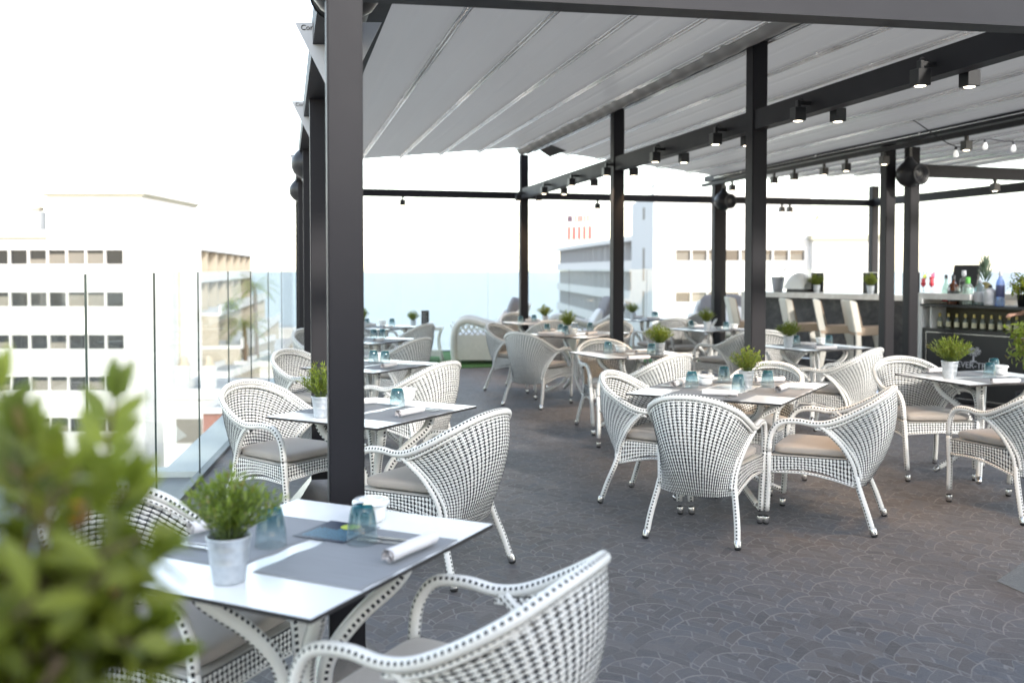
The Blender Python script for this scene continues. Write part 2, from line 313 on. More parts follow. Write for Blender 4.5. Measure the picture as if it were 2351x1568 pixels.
M=dict(wrap=m_wrap(),strip=simple("white_wicker_strand",(.83,.82,.79),.42,var=.09,scale=25),cord=simple("black_cord",BK,.6,var=.2),
 cushion=m_cushion(),steel=simple("brushed_steel",(.62,.61,.6),.25,1,var=.05,scale=40),mirror=simple("polished_steel",(.55,.55,.56),.08,1,var=.04),rubber=simple("black_rubber",(.02,.02,.02),.7,var=.2),
 top=m_top(),edge=simple("black_core_edge",(.025,.022,.022),.4,var=.1),mat=m_mat(),napkin=simple("white_linen",(.74,.71,.71),.85,var=.05,scale=30,bump=.3,bscale=400),
 post=simple("anthracite_paint",(.0135,.0125,.0155),.55,var=.12,scale=3,bump=.05,bscale=300,spec=.28),beam=simple("anthracite_beam_paint",(.016,.0150,.0185),.55,var=.12,scale=2,spec=.28),
 canopy=m_canopy(),rib=simple("pale_aluminium",(.86,.86,.86),.22,.85,var=.04),floor=m_floor(),turf=m_turf(),slate=m_slate(),
 coping=simple("pale_stone_coping",(.60,.63,.62),.6,var=.1,scale=4),glass=glassy("balustrade_glass",(.945,.97,.96),.32,.01,.035),
 glassedge=simple("dark_glass_edge",(.012,.03,.028),.1,var=.2),tumbler=glassy("teal_fade_glass",(1,1,1),1.0,.03,grad=(0,.11,(.95,.975,.98),(.008,.24,.30))),
 pot=m_metal(),soil=simple("dark_soil",(.03,.022,.015),.95,var=.3,scale=80,bump=.5),
 leaf=leafmat("bright_green_foliage",(.12,.20,.018),(.34,.42,.07),.4),citrus=leafmat("glossy_citrus_leaf",(.07,.115,.010),(.32,.37,.045),.46),
 stem=simple("green_stem",(.10,.14,.04),.6),bark=simple("brown_bark",(.12,.08,.05),.85,var=.3,bump=.5),orange=simple("orange_fruit",(.40,.17,.02),.4,var=.1),
 ceramic=simple("white_porcelain",(.80,.80,.79),.15,var=.02,coat=.4),blackpl=simple("black_plastic",(.018,.018,.020),.35,var=.1),spot=simple("charcoal_spotlight",(.012,.012,.013),.4,var=.1),
 lens=emit("warm_lamp_lens",(1,.86,.62),2.5),bulb=emit("pale_bulb",(1,.97,.92),.15),
 sofa=simple("cream_wicker",(.74,.72,.66),.5,var=.1,scale=20,bump=.4,bscale=120),greyc=simple("grey_cushion_fabric",(.21,.20,.21),.9,var=.1,scale=6,bump=.3,bscale=50),
 whitec=simple("white_cushion_fabric",(.75,.74,.73),.9,var=.05),marble=m_marble(),stone=m_stone(),white=simple("white_panel_paint",(.78,.78,.77),.4,var=.03),
 tan=simple("tan_seat_leather",(.50,.38,.28),.55,var=.07),stoolw=simple("off_white_leather",(.66,.64,.58),.5,var=.05),
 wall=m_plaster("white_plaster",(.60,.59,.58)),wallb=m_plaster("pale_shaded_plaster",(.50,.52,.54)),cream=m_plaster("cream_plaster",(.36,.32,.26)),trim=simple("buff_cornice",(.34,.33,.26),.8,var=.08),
 pane=simple("dark_window_pane",(.013,.015,.018),.12,var=.3,scale=.8),shade=simple("cream_window_blind",(.17,.155,.13),.8,var=.12,scale=1.2),
 terracotta=simple("terracotta_roof",(.26,.12,.095),.85,var=.12,scale=2),roofgrey=simple("grey_flat_roof",(.30,.31,.32),.9,var=.1,scale=1),chim=simple("buff_chimney_cap",(.42,.36,.28),.8,var=.1),
 redsign=simple("faded_red_sign",(.66,.17,.15),.6,var=.1,scale=1),darksign=simple("dark_sign_square",(.16,.10,.13),.6),water=m_water(),
 ground=simple("distant_ground",(.33,.31,.27),.95,var=.25,scale=.02),hill=simple("hazy_hill",(.20,.25,.24),.95,var=.2,scale=.01),
 signgrey=simple("silver_grey_sign",(.48,.48,.49),.5,var=.03),ink=simple("black_lettering",(.01,.01,.01),.5),letter=simple("pale_lettering",(.62,.62,.66),.5),
 olive=simple("dark_olive_panel",(.055,.048,.022),.5,var=.15),skin=simple("tanned_skin",(.42,.24,.17),.5,var=.05,scale=12),dress=simple("sage_green_cloth",(.26,.31,.28),.9,var=.06,bump=.3,bscale=40),
 hair=simple("dark_brown_hair",(.03,.018,.012),.5,var=.3,scale=60),navy=simple("navy_leaflet",(.012,.022,.05),.35,var=.2),lime=simple("yellow_green_print",(.42,.50,.06),.5),cyan=simple("pale_blue_print",(.16,.42,.55),.5),
)
ALPHA=1
# ------------------------------------------------------------------ SETTING
kA=at(395,1165,0); kB=at(676,859,0); kd=(kB-kA).normalized(); kn=Vector((-kd.y,kd.x,0))   # kn points outwards (left)
def KP(s,o=0.,z=0.): p=kA+kd*s+kn*o; return Vector((p.x,p.y,z))
kS=-12.0; kE=(17.75-kA.y)/kd.y
a0,a1=KP(kS),KP((14.75-kA.y)/kd.y)
m=MB().poly([(a0.x,a0.y),(13,-9.5),(17,-9.5),(17,14.75+.9),(a1.x,a1.y)],-.3,0.0); struct('terrace_floor',m,M['floor'])
b1=KP(kE); m=MB().poly([(a1.x,a1.y),(17,15.65),(17,18.6),(b1.x,b1.y)],-.3,.012); struct('turf_ground',m,M['turf'])
# unseen wall added behind the camera to keep the terrace in shade
hw=MB().box(-2.2,20,-13,-9.5,0,7.6); hw.box(-2.2,20,-9.499,-8.6,2.9,3.1); struct('unseen_shade_wall',hw,M['wall'])
# ledge outside the glass with pale coping
pl_=[KP(kS,.03),KP(kE+.6,.03),at(648,853,0)+kd*4.2,at(648,853,0),at(523,942,0),at(385,1073,0),at(120,1077,0)+Vector((-1.5,0,0)),KP(kS,5)]
struct('ledge_ground',MB().poly([(p.x,p.y) for p in pl_][::-1],-.35,-.04),M['slate'])
pp_=[at(474,1083,0),KP(kE+.6,.03)]+[at(648,853,0)+kd*4.2,at(648,853,0),at(523,942,0),at(385,1073,0),at(120,1077,0),at(120,1091,0),at(370,1084,0)]
cop=MB().poly([(p.x,p.y) for p in pp_][::-1],-.42,.004); struct('coping_ledge',cop,M['coping'])
# far ground, sea, hills
ZG=-24.0
g=MB().poly([(-900,-300),(900,-300),(900,210),(-900,250)],ZG-1,ZG); struct('city_ground',g,M['ground'])
s=MB(); s.v+=[(-7000,150,ZG-1.2),(7000,150,ZG-1.2),(7000,8500,ZG-1.2),(-7000,8500,ZG-1.2)]; s.face([0,1,2,3]); struct('sea',s,M['water'])
def hillF(x0,y0,x1,y1,h,seed,w):
    rnd=random.Random(seed); ph=[rnd.uniform(0,6) for _ in range(4)]
    def F(u,v):
        x=lerp(x0,x1,u); y=lerp(y0,y1,u); r=h*math.sin(PI*u)**.7*(.7+.2*math.sin(5*u+ph[0])+.1*math.sin(13*u+ph[1]))*max(0,math.sin(PI*v))**.8
        return (x+(v-.5)*w*.2,y+(v-.5)*w,ZG-1+r)
    return F
hm=MB().grid(hillF(-900,1500,-230,1750,120,3,500),40,12); struct('coast_hills',hm,M['hill'])

# ------------------------------------------------------------------ PERGOLA
perg=thing('pergola','large anthracite steel pergola with grey retractable fabric roof over the terrace','pergola',(0,0,0))
PS=.125
def post(x,y,ztop,name='post',skirt=True):
    m=MB().box(-PS/2,PS/2,-PS/2,PS/2,.0,ztop); o=part('post',m,M['post'],perg,(x,y,0))
    bm=bmesh.new(); bm.from_mesh(o.data); bmesh.ops.bevel(bm,geom=[e for e in bm.edges if abs(e.verts[0].co.z-e.verts[1].co.z)>.5],offset=.006,segments=2,affect='EDGES'); bm.to_mesh(o.data); bm.free()
    if skirt:
        k=MB(); h=.19; a=PS/2+.004; b=.20
        k.v+=[(-b,-b,.006),(b,-b,.006),(b,b,.006),(-b,b,.006),(-a,-a,h),(a,-a,h),(a,a,h),(-a,a,h)]
        for q in ((0,1,5,4),(1,2,6,5),(2,3,7,6),(3,0,4,7)): k.face(list(q))
        k.box(-b,b,-b,b,0,.006); part('skirt',k,M['steel'],o)
    return o
ZB=2.633
def Y1(x): return 3.52+.107*(x-.2)
def bar(name,p,q,w,h,mat='beam',parent=None,ends=0.):
    """box beam: p,q = bottom centre line ends"""
    p=Vector(p);q=Vector(q); d=q-p; L=d.length; m=MB().box(-w/2,w/2,-ends,L+ends,0,h)
    o=part(name,m,M[mat],parent or perg,p); o.rotation_mode='QUATERNION'; y=d.normalized(); x=y.cross(Vector((0,0,1))).normalized(); z=x.cross(y)
    o.rotation_quaternion=Matrix((x,y,z)).transposed().to_quaternion(); return o
YB=14.62
XL,XM,XR=.215,3.63,6.86
postsL=[(XL,Y1(XL)),(XL+.02,6.42),(XL+.03,9.1),(XL+.03,12.3),(XL+.03,YB)]
for x,y in postsL: post(x,y,ZB if y>4 else 2.5)
for y in (Y1(XM)+.0,7.03,10.3): post(XM,y,3.32)
post(XM,YB,3.30)
for x,y in ((6.80,9.95),(7.10,9.93),(6.80,14.5),(7.22,15.2)): post(x,y,2.95)
cnr=at(2006,474,ZB); post(cnr.x,cnr.y,2.98)
# beams
bar('beam',(XL-.2,Y1(XL-.2),2.505),(8.2,Y1(8.2),2.86),.13,.165)
bar('beam',(XL-.01,Y1(XL)+.07,ZB),(XL+.01,YB,ZB),.12,.15)
bar('beam',(XM,Y1(XM)+.07,ZB),(XM,YB-.06,ZB),.10,.15)
bar('beam',(XL,YB+.03,ZB),(cnr.x,cnr.y,ZB),.09,.11)
q=at(2351+60,434,ZB); bar('beam',(cnr.x,cnr.y,ZB),(q.x,q.y,ZB),.10,.13)
bar('beam',(7.17,9.93,2.615),(12.4,10.4,2.615),.10,.14)
bar('beam',(XR+.1,7.9,2.93),(12.4,8.4,2.93),.10,.16)
# gutters carrying the fabric
bar('gutter',(XM+.02,Y1(XM)+.1,3.33),(XM+.02,YB+.1,3.33),.16,.10)
bar('gutter',(XR-.1,Y1(XR)+.1,2.955),(XR-.1,YB+.1,2.955),.16,.09)
bar('light_track',(XR-.25,Y1(XR)+.1,2.865),(XR-.25,YB,2.865),.05,.05)
bar('guide_rail',(XL+.30,Y1(XL)+.1,2.93),(XL+.30,YB-.2,2.96),.10,.12)
bar('side_fascia',(XL-.02,Y1(XL)+.1,2.79),(XL-.0,YB-.2,2.79),.05,.14)
# fabric roofs : profile across X, ribs along Y
def canopy(x0,z0,x1,z1,y0,y1,n,name='canopy',drop=.014,skew=0):
    def prof(u):
        x=lerp(x0,x1,u); z=lerp(z0,z1,u); k=u*n; f=k-math.floor(k)
        return x,z-drop*math.exp(-((min(f,1-f))/.03)**2)+.004*math.sin(PI*f)-.006*math.exp(-((f-.5)/.03)**2)
    NU=n*26
    def F(u,v):
        x,z=prof(u); y=lerp(y0,y1,v); z+=.003*math.sin(1.7*y+x*4)*math.sin(PI*v)
        return (x,y+ (skew*u if v>.5 else 0),z)
    m=MB().grid(F,NU,24); o=part(name,m,M['canopy'],perg)
    for k in range(n+1):
        x=lerp(x0,x1,k/n); z=lerp(z0,z1,k/n)-drop-.012
        r=MB().tube([Vector((-.012,0,0)),Vector((-.012,y1-y0,0))],.010,10); r.tube([Vector((.012,0,-.008)),Vector((.012,y1-y0,-.008))],.012,10); r.box(-.004,.004,0,y1-y0,0,.02)
        rb=part('rib',r,M['rib'],o,(x,y0,z))
        yy=1.2
        while yy<y1-y0: part('rib_clip',MB().box(-.026,.026,yy,yy+.035,-.008,.016),M['rib'],rb); yy+=2.1
    return o
canopy(.50,3.07,3.42,3.36,3.50,14.25,5)
for nm,x0,z0,x1,z1,ya,yb in (('canopy_edge',.24,3.03,.50,3.066,3.5,14.2),('canopy_edge',3.42,3.345,3.60,3.39,3.5,14.2)):
    part(nm,MB().grid(lambda u,v:(lerp(x0,x1,u),lerp(ya,yb,v),lerp(z0,z1,u)),4,10),M['canopy'],perg)
canopy(3.72,3.36,6.70,3.02,3.8,14.35,6)
canopy(6.82,3.04,10.6,3.2,8.6,14.9,7)
# bunched fabric beside the middle gutter
def vF(side):
    def F(u,v):
        y=lerp(3.8,14.2,u); w=.010*math.sin(y*19)+.008*math.sin(y*7.3+1)
        a=v*PI*1.25; return (3.50+side*0-.075*math.cos(a)*1.0+w*.5,y,3.33-.075*math.sin(a)+w*.6)
    return F
part('folded_valance',MB().grid(vF(0),260,7),M['canopy'],perg)
part('end_flap',MB().grid(lambda u,v:(3.72+.30*u*(1-.3*v),13.6+.6*v,3.36-.10*u-.03*v*u),5,4),M['beam'],perg)

# ------------------------------------------------------------------ spotlights
def spot_kit(arm):
    b=MB().box(-.041,.041,-.041,.041,-.092,0.0); b.box(-.012,.012,-.02,.02,0,.05)
    me=b.mesh('housing',M['spot']); bm=bmesh.new(); bm.from_mesh(me); bmesh.ops.bevel(bm,geom=bm.edges[:],offset=.003,segments=1,affect='EDGES'); bm.to_mesh(me); bm.free()
    l=MB().lathe([(.0,-.0955),(.024,-.0955),(.030,-.0935),(.031,-.092)],20).mesh('lens',M['lens'])
    br=MB().box(min(0,arm),max(0,arm),-.01,.01,.02,.045).mesh('bracket',M['spot'])
    cb=MB().tube(cr([(0,.02,.0),(arm*.2,.03,.06),(arm*.6,.05,.075),(arm,.05,.03)],6),.005,6).mesh('cable',M['blackpl'])
    return kit([('housing',me),('lens',l),('bracket',br),('cable',cb)])
ORD=['nearest','second','third','fourth','fifth','sixth','seventh','eighth','ninth','tenth','eleventh','twelfth','thirteenth','fourteenth']
_ld=bpy.data.lights.new('lamp_light','SPOT'); _ld.energy=12; _ld.color=(1,.66,.36); _ld.spot_size=R(75); _ld.spot_blend=.8; _ld.shadow_soft_size=.03
def lamp(t): o=link('lamp_light',_ld,t,(0,0,-.11)); return t
def planeX(x,y,X):
    d=ray(x,y); return Vector((0,0,HC))+d*(X/d.x)
kL,kR,kN=spot_kit(.095),spot_kit(-.095),spot_kit(.02)
Ls=[(2113,159),(1832,254),(1643,311),(1504,357),(1392,389),(1312,413),(1249,435),(1190,451)]
Rs=[(2226,177),(1924,260),(1715,320),(1570,360),(1455,389),(1364,415),(1295,438),(1237,453)]
for nm,lst,X,k in (('left',Ls,XM-.145,kL),('right',Rs,XM+.145,kR)):
    for i,(x,y) in enumerate(lst):
        p=planeX(x,y,X); p.z=2.665
        k(thing('spotlight',f'black spotlight on the {"glass side" if nm=="left" else "bar side"} of the middle roof beam, {ORD[i]} from the camera','spotlight',p,0,'spotlights along the middle beam')); lamp([o for o in col.objects if o.get('category')=='spotlight'][-1])
Ts=[(2219,328),(2030,367),(1943,392),(1892,389),(1823,412),(1777,410),(1681,429)]
for i,(x,y) in enumerate(Ts):
    p=planeX(x,y,XR-.25); p.z=2.865-.05 if p.y<13.6 else 2.8
    p.y=min(p.y,14.4)
    kN(thing('spotlight',f'black spotlight hanging under the track beside the bar posts, {ORD[i]} from the camera','spotlight',p,0,'spotlights on the light track'))
for i,(x,y) in enumerate([(925,452),(1387,458),(1809,468),(1830,468)]):
    d=ray(x,y); t=(ZB-HC)/d.z if d.z>0 else 1; p=Vector((0,0,HC))+ray(x,y)*((ZB-.0-HC)/ray(x,y-0).z); p=at(x,y,ZB)
    u=(p.x-XL)/(cnr.x-XL); p=Vector((p.x,lerp(YB+.03,cnr.y,u),ZB-.04))
    kN(thing('spotlight',f'small black spotlight under the back cross beam, {["leftmost, above the sea","between the two middle posts","left one of the close pair","right one of the close pair"][i]}','spotlight',p,0,'spotlights under the back beam'))
p=at(2274,414,2.615); kN(thing('spotlight','lone black spotlight under the grey cross beam above the bottles','spotlight',(p.x,9.93+(p.x-7.17)*.09,2.57)))
# festoon bulbs
bk=kit([('bulb',MB().lathe([(.0,-.075),(.018,-.07),(.026,-.05),(.024,-.03),(.014,-.01),(.013,0)],14).mesh('bulb',M['bulb'])),('socket',MB().lathe([(.014,0),(.015,.03),(.003,.035)],12).mesh('socket',M['blackpl']))])
bw=[]
for i,(x,y) in enumerate([(2195,345),(2262,328),(2327,333)]):
    p=planeX(x,y,0); d=ray(x,y); t=8.6/d.y; p=Vector((0,0,HC))+d*t; bw.append(p+Vector((0,0,.035)))
    bk(thing('festoon_bulb','pale festoon bulb hanging above the bar, '+['lowest, by the spotlight','middle one of three','rightmost of three'][i],'light bulb',p,0,'festoon bulbs'))
one('festoon_cable',MB().tube(cr([bw[0]+Vector((-.5,0,.25)),bw[0],bw[1],bw[2],bw[2]+Vector((.8,0,.05))],8),.006,6),M['blackpl'],'thin black festoon cable carrying pale bulbs above the bar','cable')
# ------------------------------------------------------------------ speakers (black teardrop pods)
spk=kit([('shell',MB().lathe([(.0,-.15),(.05,-.143),(.10,-.112),(.138,-.06),(.150,0),(.140,.05),(.11,.095),(.075,.13),(.045,.165),(.03,.20),(.0,.205)],28).mesh('shell',M['blackpl'])),
 ('cone',MB().lathe([(.0,0.0),(.03,.004),(.07,.03),(.105,.055),(.115,.058),(.12,.045)],28,M=Matrix.Translation((.02,-.105,-.01))@Matrix.Rotation(R(90),4,'X')).mesh('cone',M['spot']),[('dust_cap',MB().lathe([(0,.03),(.02,.024),(.026,.01)],16,M=Matrix.Translation((.02,-.105,-.01))@Matrix.Rotation(R(90),4,'X')).mesh('dust_cap',M['steel']))]),
 ('bracket',MB().box(-.02,.02,-.02,.02,.19,.33).mesh('bracket',M['blackpl']))])
for i,(x,y,z,lab) in enumerate([(XL+.03,Y1(XL)+.30,2.66,'black pod speaker at the top of the nearest post'),(XL+.01,9.3,2.53,'black pod speaker hanging on the glass side beam, middle one'),(XL+.01,12.5,2.53,'black pod speaker hanging on the glass side beam, farthest one'),
    (6.93,9.74,2.62,'black pod speaker with open cone above the paired bar posts'),(6.80,14.25,2.62,'black pod speaker at the far paired posts near the back beam')]):
    spk(thing('pod_speaker',lab,'speaker',(x,y,z),R(10 if i>2 else 180),'pod speakers'))
# ------------------------------------------------------------------ triangular brand plates
def text_mesh(body,size,name,mat,ext=.0015):
    c=bpy.data.curves.new(name,'FONT'); c.body=body; c.size=size; c.extrude=ext; c.align_x='CENTER'; c.align_y='CENTER'
    o=bpy.data.objects.new(name,c); col.objects.link(o); bpy.context.view_layer.update()
    me=bpy.data.meshes.new_from_object(o); bpy.data.objects.remove(o); me.materials.clear(); me.materials.append(mat); me.name=name; return me
tx=text_mesh('Corradi',.036,'lettering',M['ink'])
for i,(x,y,D) in enumerate([(677,53,4.74),(669,233,6.97),(664,355,10.2)]):
    p=atd(x,y,D); m=MB(); s=.42; m.v+=[(0,-.008,0),(s,-.008,0),(s*.5,-.008,-.42),(0,.0,0),(s,0,0),(s*.5,0,-.42)]
    m.face([0,2,1]); m.face([3,4,5]); m.face([0,1,4,3]); m.face([1,2,5,4]); m.face([2,0,3,5])
    t=thing('triangular_sign',f'grey triangular plate sign on the outer side beam, {ORD[i]} from the camera','sign',p,-YAW,'triangular signs')
    part('plate',m,M['signgrey'],t); part('lettering',tx,M['ink'],t,(.088,-.010,-.026),(R(90),0,0))

# ------------------------------------------------------------------ glass balustrade
def on_k(px):       # parameter along the kerb line for image column px at floor level
    lo,hi=-6.,kE
    def col_(s):
        P=KP(s); v=P-Vector((0,0,HC)); return 1175.5+FPX*v.dot(_rt)/v.dot(_fw)
    for _ in range(50):
        mid=(lo+hi)/2
        if col_(mid)<px: lo=mid
        else: hi=mid
    return lo
GZ=1.525
def balustrade(label,P,seams,gz):
    """P(s)->point on base line; seams: list of parameters"""
    t=thing('glass_balustrade',label,'balustrade',(0,0,0))
    for a,b in zip(seams[:-1],seams[1:]):
        A,B=P(a),P(b); d=(B-A).normalized(); n=Vector((-d.y,d.x,0)); A=A+d*.003; B=B-d*.003
        m=MB(); th=.005
        q=[A-n*th,B-n*th,B+n*th,A+n*th]; b0=len(m.v)
        m.v+=[(v.x,v.y,.0) for v in q]+[(v.x,v.y,gz) for v in q]
        m.face([4,5,6,7],None,1); m.face([0,1,5,4],None,0); m.face([2,3,7,6],None,0)
        m.face([1,2,6,5],None,1); m.face([3,0,4,7],None,1)
        part('glass_panel',m,[M['glass'],M['glassedge']],t)
    m=MB(); A,B=P(seams[0]),P(seams[-1]); d=(B-A).normalized(); n=Vector((-d.y,d.x,0)); q=[A-n*.03,B-n*.03,B+n*.03,A+n*.03]
    m.poly([(v.x,v.y) for v in q],-.02,.03); part('base_channel',m,M['slate'],t); return t
sm=[on_k(x) for x in (206,360,459,527,578,618,648)]
stp=1.55
s0=[sm[0]-1.55*k for k in (4,3,2,1)]; end=kE
seams=s0+sm+[sm[-1]+ (end-sm[-1])*k/2 for k in (1,2)]
balustrade('tall clear frameless glass balustrade running along the terrace edge on the sea side',lambda s:KP(s),seams,GZ)
eP=KP(kE); balustrade('clear glass balustrade across the far end of the terrace behind the wicker armchairs',lambda s:Vector((eP.x+s,eP.y+.05*s,0)),[0.02+1.62*k for k in range(10)],1.54)
# ------------------------------------------------------------------ WICKER CHAIR (faces +Y)
def mirror(P): return [Vector((-p.x,p.y,p.z)) for p in P]
def weave(mb,S,nu,nv,wu=.0125,wv=.0125,su=60,sv=60,amp=.0022,cords=True,th=.0035,skip=None):
    """S(u,v) surface. nu vertical strands, nv horizontal strands."""
    e=1e-3
    def nrm(u,v):
        u=min(max(u,e),1-e); v=min(max(v,e),1-e)
        a=S(u+e,v)-S(u-e,v); b=S(u,v+e)-S(u,v-e); n=a.cross(b); return n.normalized() if n.length>0 else Vector((0,1,0))
    jr=random.Random(nu*7+nv)
    def strand(fn,other,cnt,ph,wd,seg,mi,amp_,th_):
        wd=wd*jr.uniform(.86,1.12); sh=jr.uniform(-.0011,.0011); tw=jr.uniform(0,6); b=len(mb.v)
        for i in range(seg+1):
            t=i/seg; u,v=fn(t); P=S(u,v); n=nrm(u,v)
            t2=min(1,t+e); t1=max(0,t-e); T=(S(*fn(t2))-S(*fn(t1))).normalized(); s=T.cross(n).normalized()
            k=t*cnt*PI; off=amp_*math.cos(k)*ph; C=P+n*off+s*(sh+.0009*math.sin(t*9+tw)); ww=wd/2*(1+.08*math.sin(t*23+tw))
            mb.v+= [tuple(C-s*ww),tuple(C+n*th_/2-s*ww*.2),tuple(C+n*th_/2+s*ww*.2),tuple(C+s*ww),tuple(C-n*th_/2)] if th_ else []
        for i in range(seg):
            for k in range(5):
                k2=(k+1)%5; mb.face([b+i*5+k,b+i*5+k2,b+(i+1)*5+k2,b+(i+1)*5+k],[(i,k/5)]*4,mi,True)
    for i in range(nu):
        u=(i+.5)/nu; strand(lambda t,u=u:(u,t),S,nv,1 if i%2 else -1,wu,sv,0,amp,th)
    for j in range(nv):
        v=(j+.5)/nv; strand(lambda t,v=v:(t,v),S,nu,-1 if j%2 else 1,wv,su,0,amp,th)
    if cords:
        for i in range(nu+1):
            u=i/nu
            mb.tube([S(u,k/24) for k in range(25)],.0030,3,1,False)
        for j in range(nv+1):
            v=j/nv
            mb.tube([S(k/36,v) for k in range(37)],.0024,3,1,False)
def coons(Bf,Tf,Lf,Rf):
    c00,c10,c01,c11=Bf(0),Bf(1),Tf(0),Tf(1)
    return lambda u,v: Bf(u)*(1-v)+Tf(u)*v+Lf(v)*(1-u)+Rf(v)*u-(c00*(1-u)*(1-v)+c10*u*(1-v)+c01*(1-u)*v+c11*u*v)
half=[(.25,.29,0),(.262,.275,.25),(.275,.27,.45),(.28,.255,.56),(.285,.20,.63),(.285,.10,.645),(.287,0,.635),(.287,-.09,.65),(.28,-.2,.70),(.245,-.31,.765),(.14,-.385,.82),(0,-.41,.838)]
fullc=[Vector(p) for p in half]+[Vector((-p[0],p[1],p[2])) for p in half[::-1][1:]]
pathR=cr(fullc,6)                     # right front foot ... left front foot
nseg=6
def build_chair():
    RT=.0185
    W=M['wrap']
    rail=MB().tube(pathR[2*nseg:-2*nseg],[RT]*len(pathR[2*nseg:-2*nseg]),10,up=(0,1,0)); 
    # second braid under the rim
    sub=[p+Vector((0,0,-.030))+Vector((p.x,p.y+.05,0)).normalized()*-.006 for p in pathR[6*nseg:-6*nseg]]
    rail.tube(sub,.0095,8)
    rail=rail.mesh('arm_rail',W)
    fl=[MB().tube(pathR[2:2*nseg+1],RT,10,up=(0,1,0)).mesh('leg',W),MB().tube(pathR[-2*nseg-1:-2],RT,10,up=(0,1,0)).mesh('leg',W)]
    rl0=cr([(.262,-.325,.035),(.25,-.29,.14),(.228,-.245,.26),(.215,-.225,.33)],5)
    rl=[MB().tube(rl0,.018,10,up=(0,1,0)).mesh('leg',W),MB().tube(mirror(rl0),.018,10,up=(0,1,0)).mesh('leg',W)]
    st0=cr([(.215,-.225,.31),(.222,-.205,.40),(.246,-.145,.51),(.272,-.07,.59),(.285,-.015,.632)],6)
    stm=MB().tube(st0,.0155,10,up=(0,1,0)); stm.tube([p+Vector((-.012,-.026,.0)) for p in st0],.011,8,up=(0,1,0))
    st=[stm.mesh('side_strut',W)]
    m2=MB().tube(mirror(st0),.0155,10,up=(0,1,0)); m2.tube([p+Vector((.012,-.026,.0)) for p in mirror(st0)],.011,8,up=(0,1,0)); st.append(m2.mesh('side_strut',W))
    def cap(p,d):
        p=Vector(p); d=Vector(d).normalized(); Mx=Matrix.Translation(p)@d.to_track_quat('Z','Y').to_matrix().to_4x4()
        return MB().lathe([(.0195,.0),(.0205,.004),(.0205,.034),(.0195,.036)],14,M=Mx).mesh('foot_cap',M['steel']),MB().lathe([(.0,-.014),(.014,-.013),(.019,-.006),(.0195,.003)],14,M=Mx).mesh('rubber_foot',M['rubber'])
    cf=[cap((.2505,.289,.013),(.012,-.015,.25)),cap((-.2505,.289,.013),(-.012,-.015,.25))]
    crr=[cap((.266,-.335,.013),(-.016,.04,.13)),cap((-.266,-.335,.013),(.016,.04,.13))]
    # back weave
    n0=6*nseg; top=[p+Vector((0,0,-.012)) for p in pathR[n0:-n0 if n0 else None]]
    top=top[::-1]       # left -> right
    Tf=arcfn(top); sl=arcfn([p+Vector((-.006,-.016,0)) for p in st0]); slm=arcfn([p+Vector((.006,-.016,0)) for p in mirror(st0)])
    bot=cr([sl(0)*1+Vector((0,0,-.035)),Vector((.12,-.262,.262)),Vector((0,-.268,.258)),Vector((-.12,-.262,.262)),slm(0)+Vector((0,0,-.035))][::-1],8)
    Bf=arcfn(bot)
    Lf0=[bot[0]]+[slm(k/12) for k in range(13)]+[top[0]]; Rf0=[bot[-1]]+[sl(k/12) for k in range(13)]+[top[-1]]
    S0=coons(Bf,Tf,arcfn(Lf0),arcfn(Rf0))
    def S(u,v):
        p=S0(u,v); b=math.sin(PI*u)*math.sin(PI*v)*.022; return p+Vector((0,-b,0))
    bk=MB(); weave(bk,S,36,32,.0118,.0110,72,60,.0002,True,.0026)
    back=bk.mesh('backrest',[M['strip'],M['cord']])
    # aprons
    ap=MB()
    def quad(a,b,c,d,sag):     # a,b bottom; c,d top ; S(u,v)
        a,b,c,d=map(Vector,(a,b,c,d))
        return lambda u,v:(a.lerp(b,u)).lerp(c.lerp(d,u),v)+Vector((0,0,(1-v)*sag*math.sin(PI*u)))
    for s in (1,-1):
        weave(ap,quad((s*.225,-.22,.275),(s*.272,.262,.33),(s*.222,-.215,.425),(s*.276,.262,.425),.045),24,5,.0105,.0115,40,16,.0003)
    weave(ap,quad((-.26,.272,.345),(.26,.272,.345),(-.265,.270,.425),(.265,.270,.425),.012),26,4,.0105,.0115,44,14,.0003)
    ap.poly([(-.262,.262),(-.213,-.215),(.213,-.215),(.262,.262)],.405,.428,2)
    ap.tube([(-.262,.272,.343),(0,.272,.355),(.262,.272,.343)],.009,6,2)
    for s in (1,-1): ap.tube(cr([(s*.226,-.22,.272),(s*.238,-.1,.305),(s*.252,.06,.332),(s*.27,.262,.328)],4),.009,6,2)
    seat=ap.mesh('seat',[M['strip'],M['cord'],M['wrap']])
    # cushion
    cu=MB()
    def C(u,v):
        a=2*PI*u; ph=(v-.5)*PI; e=.22; sg=lambda x,p:math.copysign(abs(x)**p,x)
        cx=sg(math.cos(a),e)*sg(math.cos(ph),.35); cy=sg(math.sin(a),e)*sg(math.cos(ph),.35); cz=sg(math.sin(ph),.55)
        y=cy*.232; wx=lerp(.205,.250,(cy+1)/2); z=.460+cz*.031+.008*(1-cx*cx)*(1-cy*cy)*(1 if cz>0 else 0)
        return (cx*wx,y+.022,z)
    cu.grid(C,72,20,flip=False); cush=cu.mesh('cushion',M['cushion'])
    pp=[]
    for k in (0,1):
        pp.append(('leg',fl[k],[('foot_cap',cf[k][0]),('rubber_foot',cf[k][1])])); pp.append(('leg',rl[k],[('foot_cap',crr[k][0]),('rubber_foot',crr[k][1])])); pp.append(('side_strut',st[k]))
    pp+= [('arm_rail',rail),('backrest',back),('seat',seat),('cushion',cush)]
    return kit(pp)
chair=build_chair()
def put_chair(x,y,deg,label,group='white wicker armchairs at the tables'):
    return chair(thing('wicker_armchair',label,'armchair',(x,y,0),R(deg-90),group))
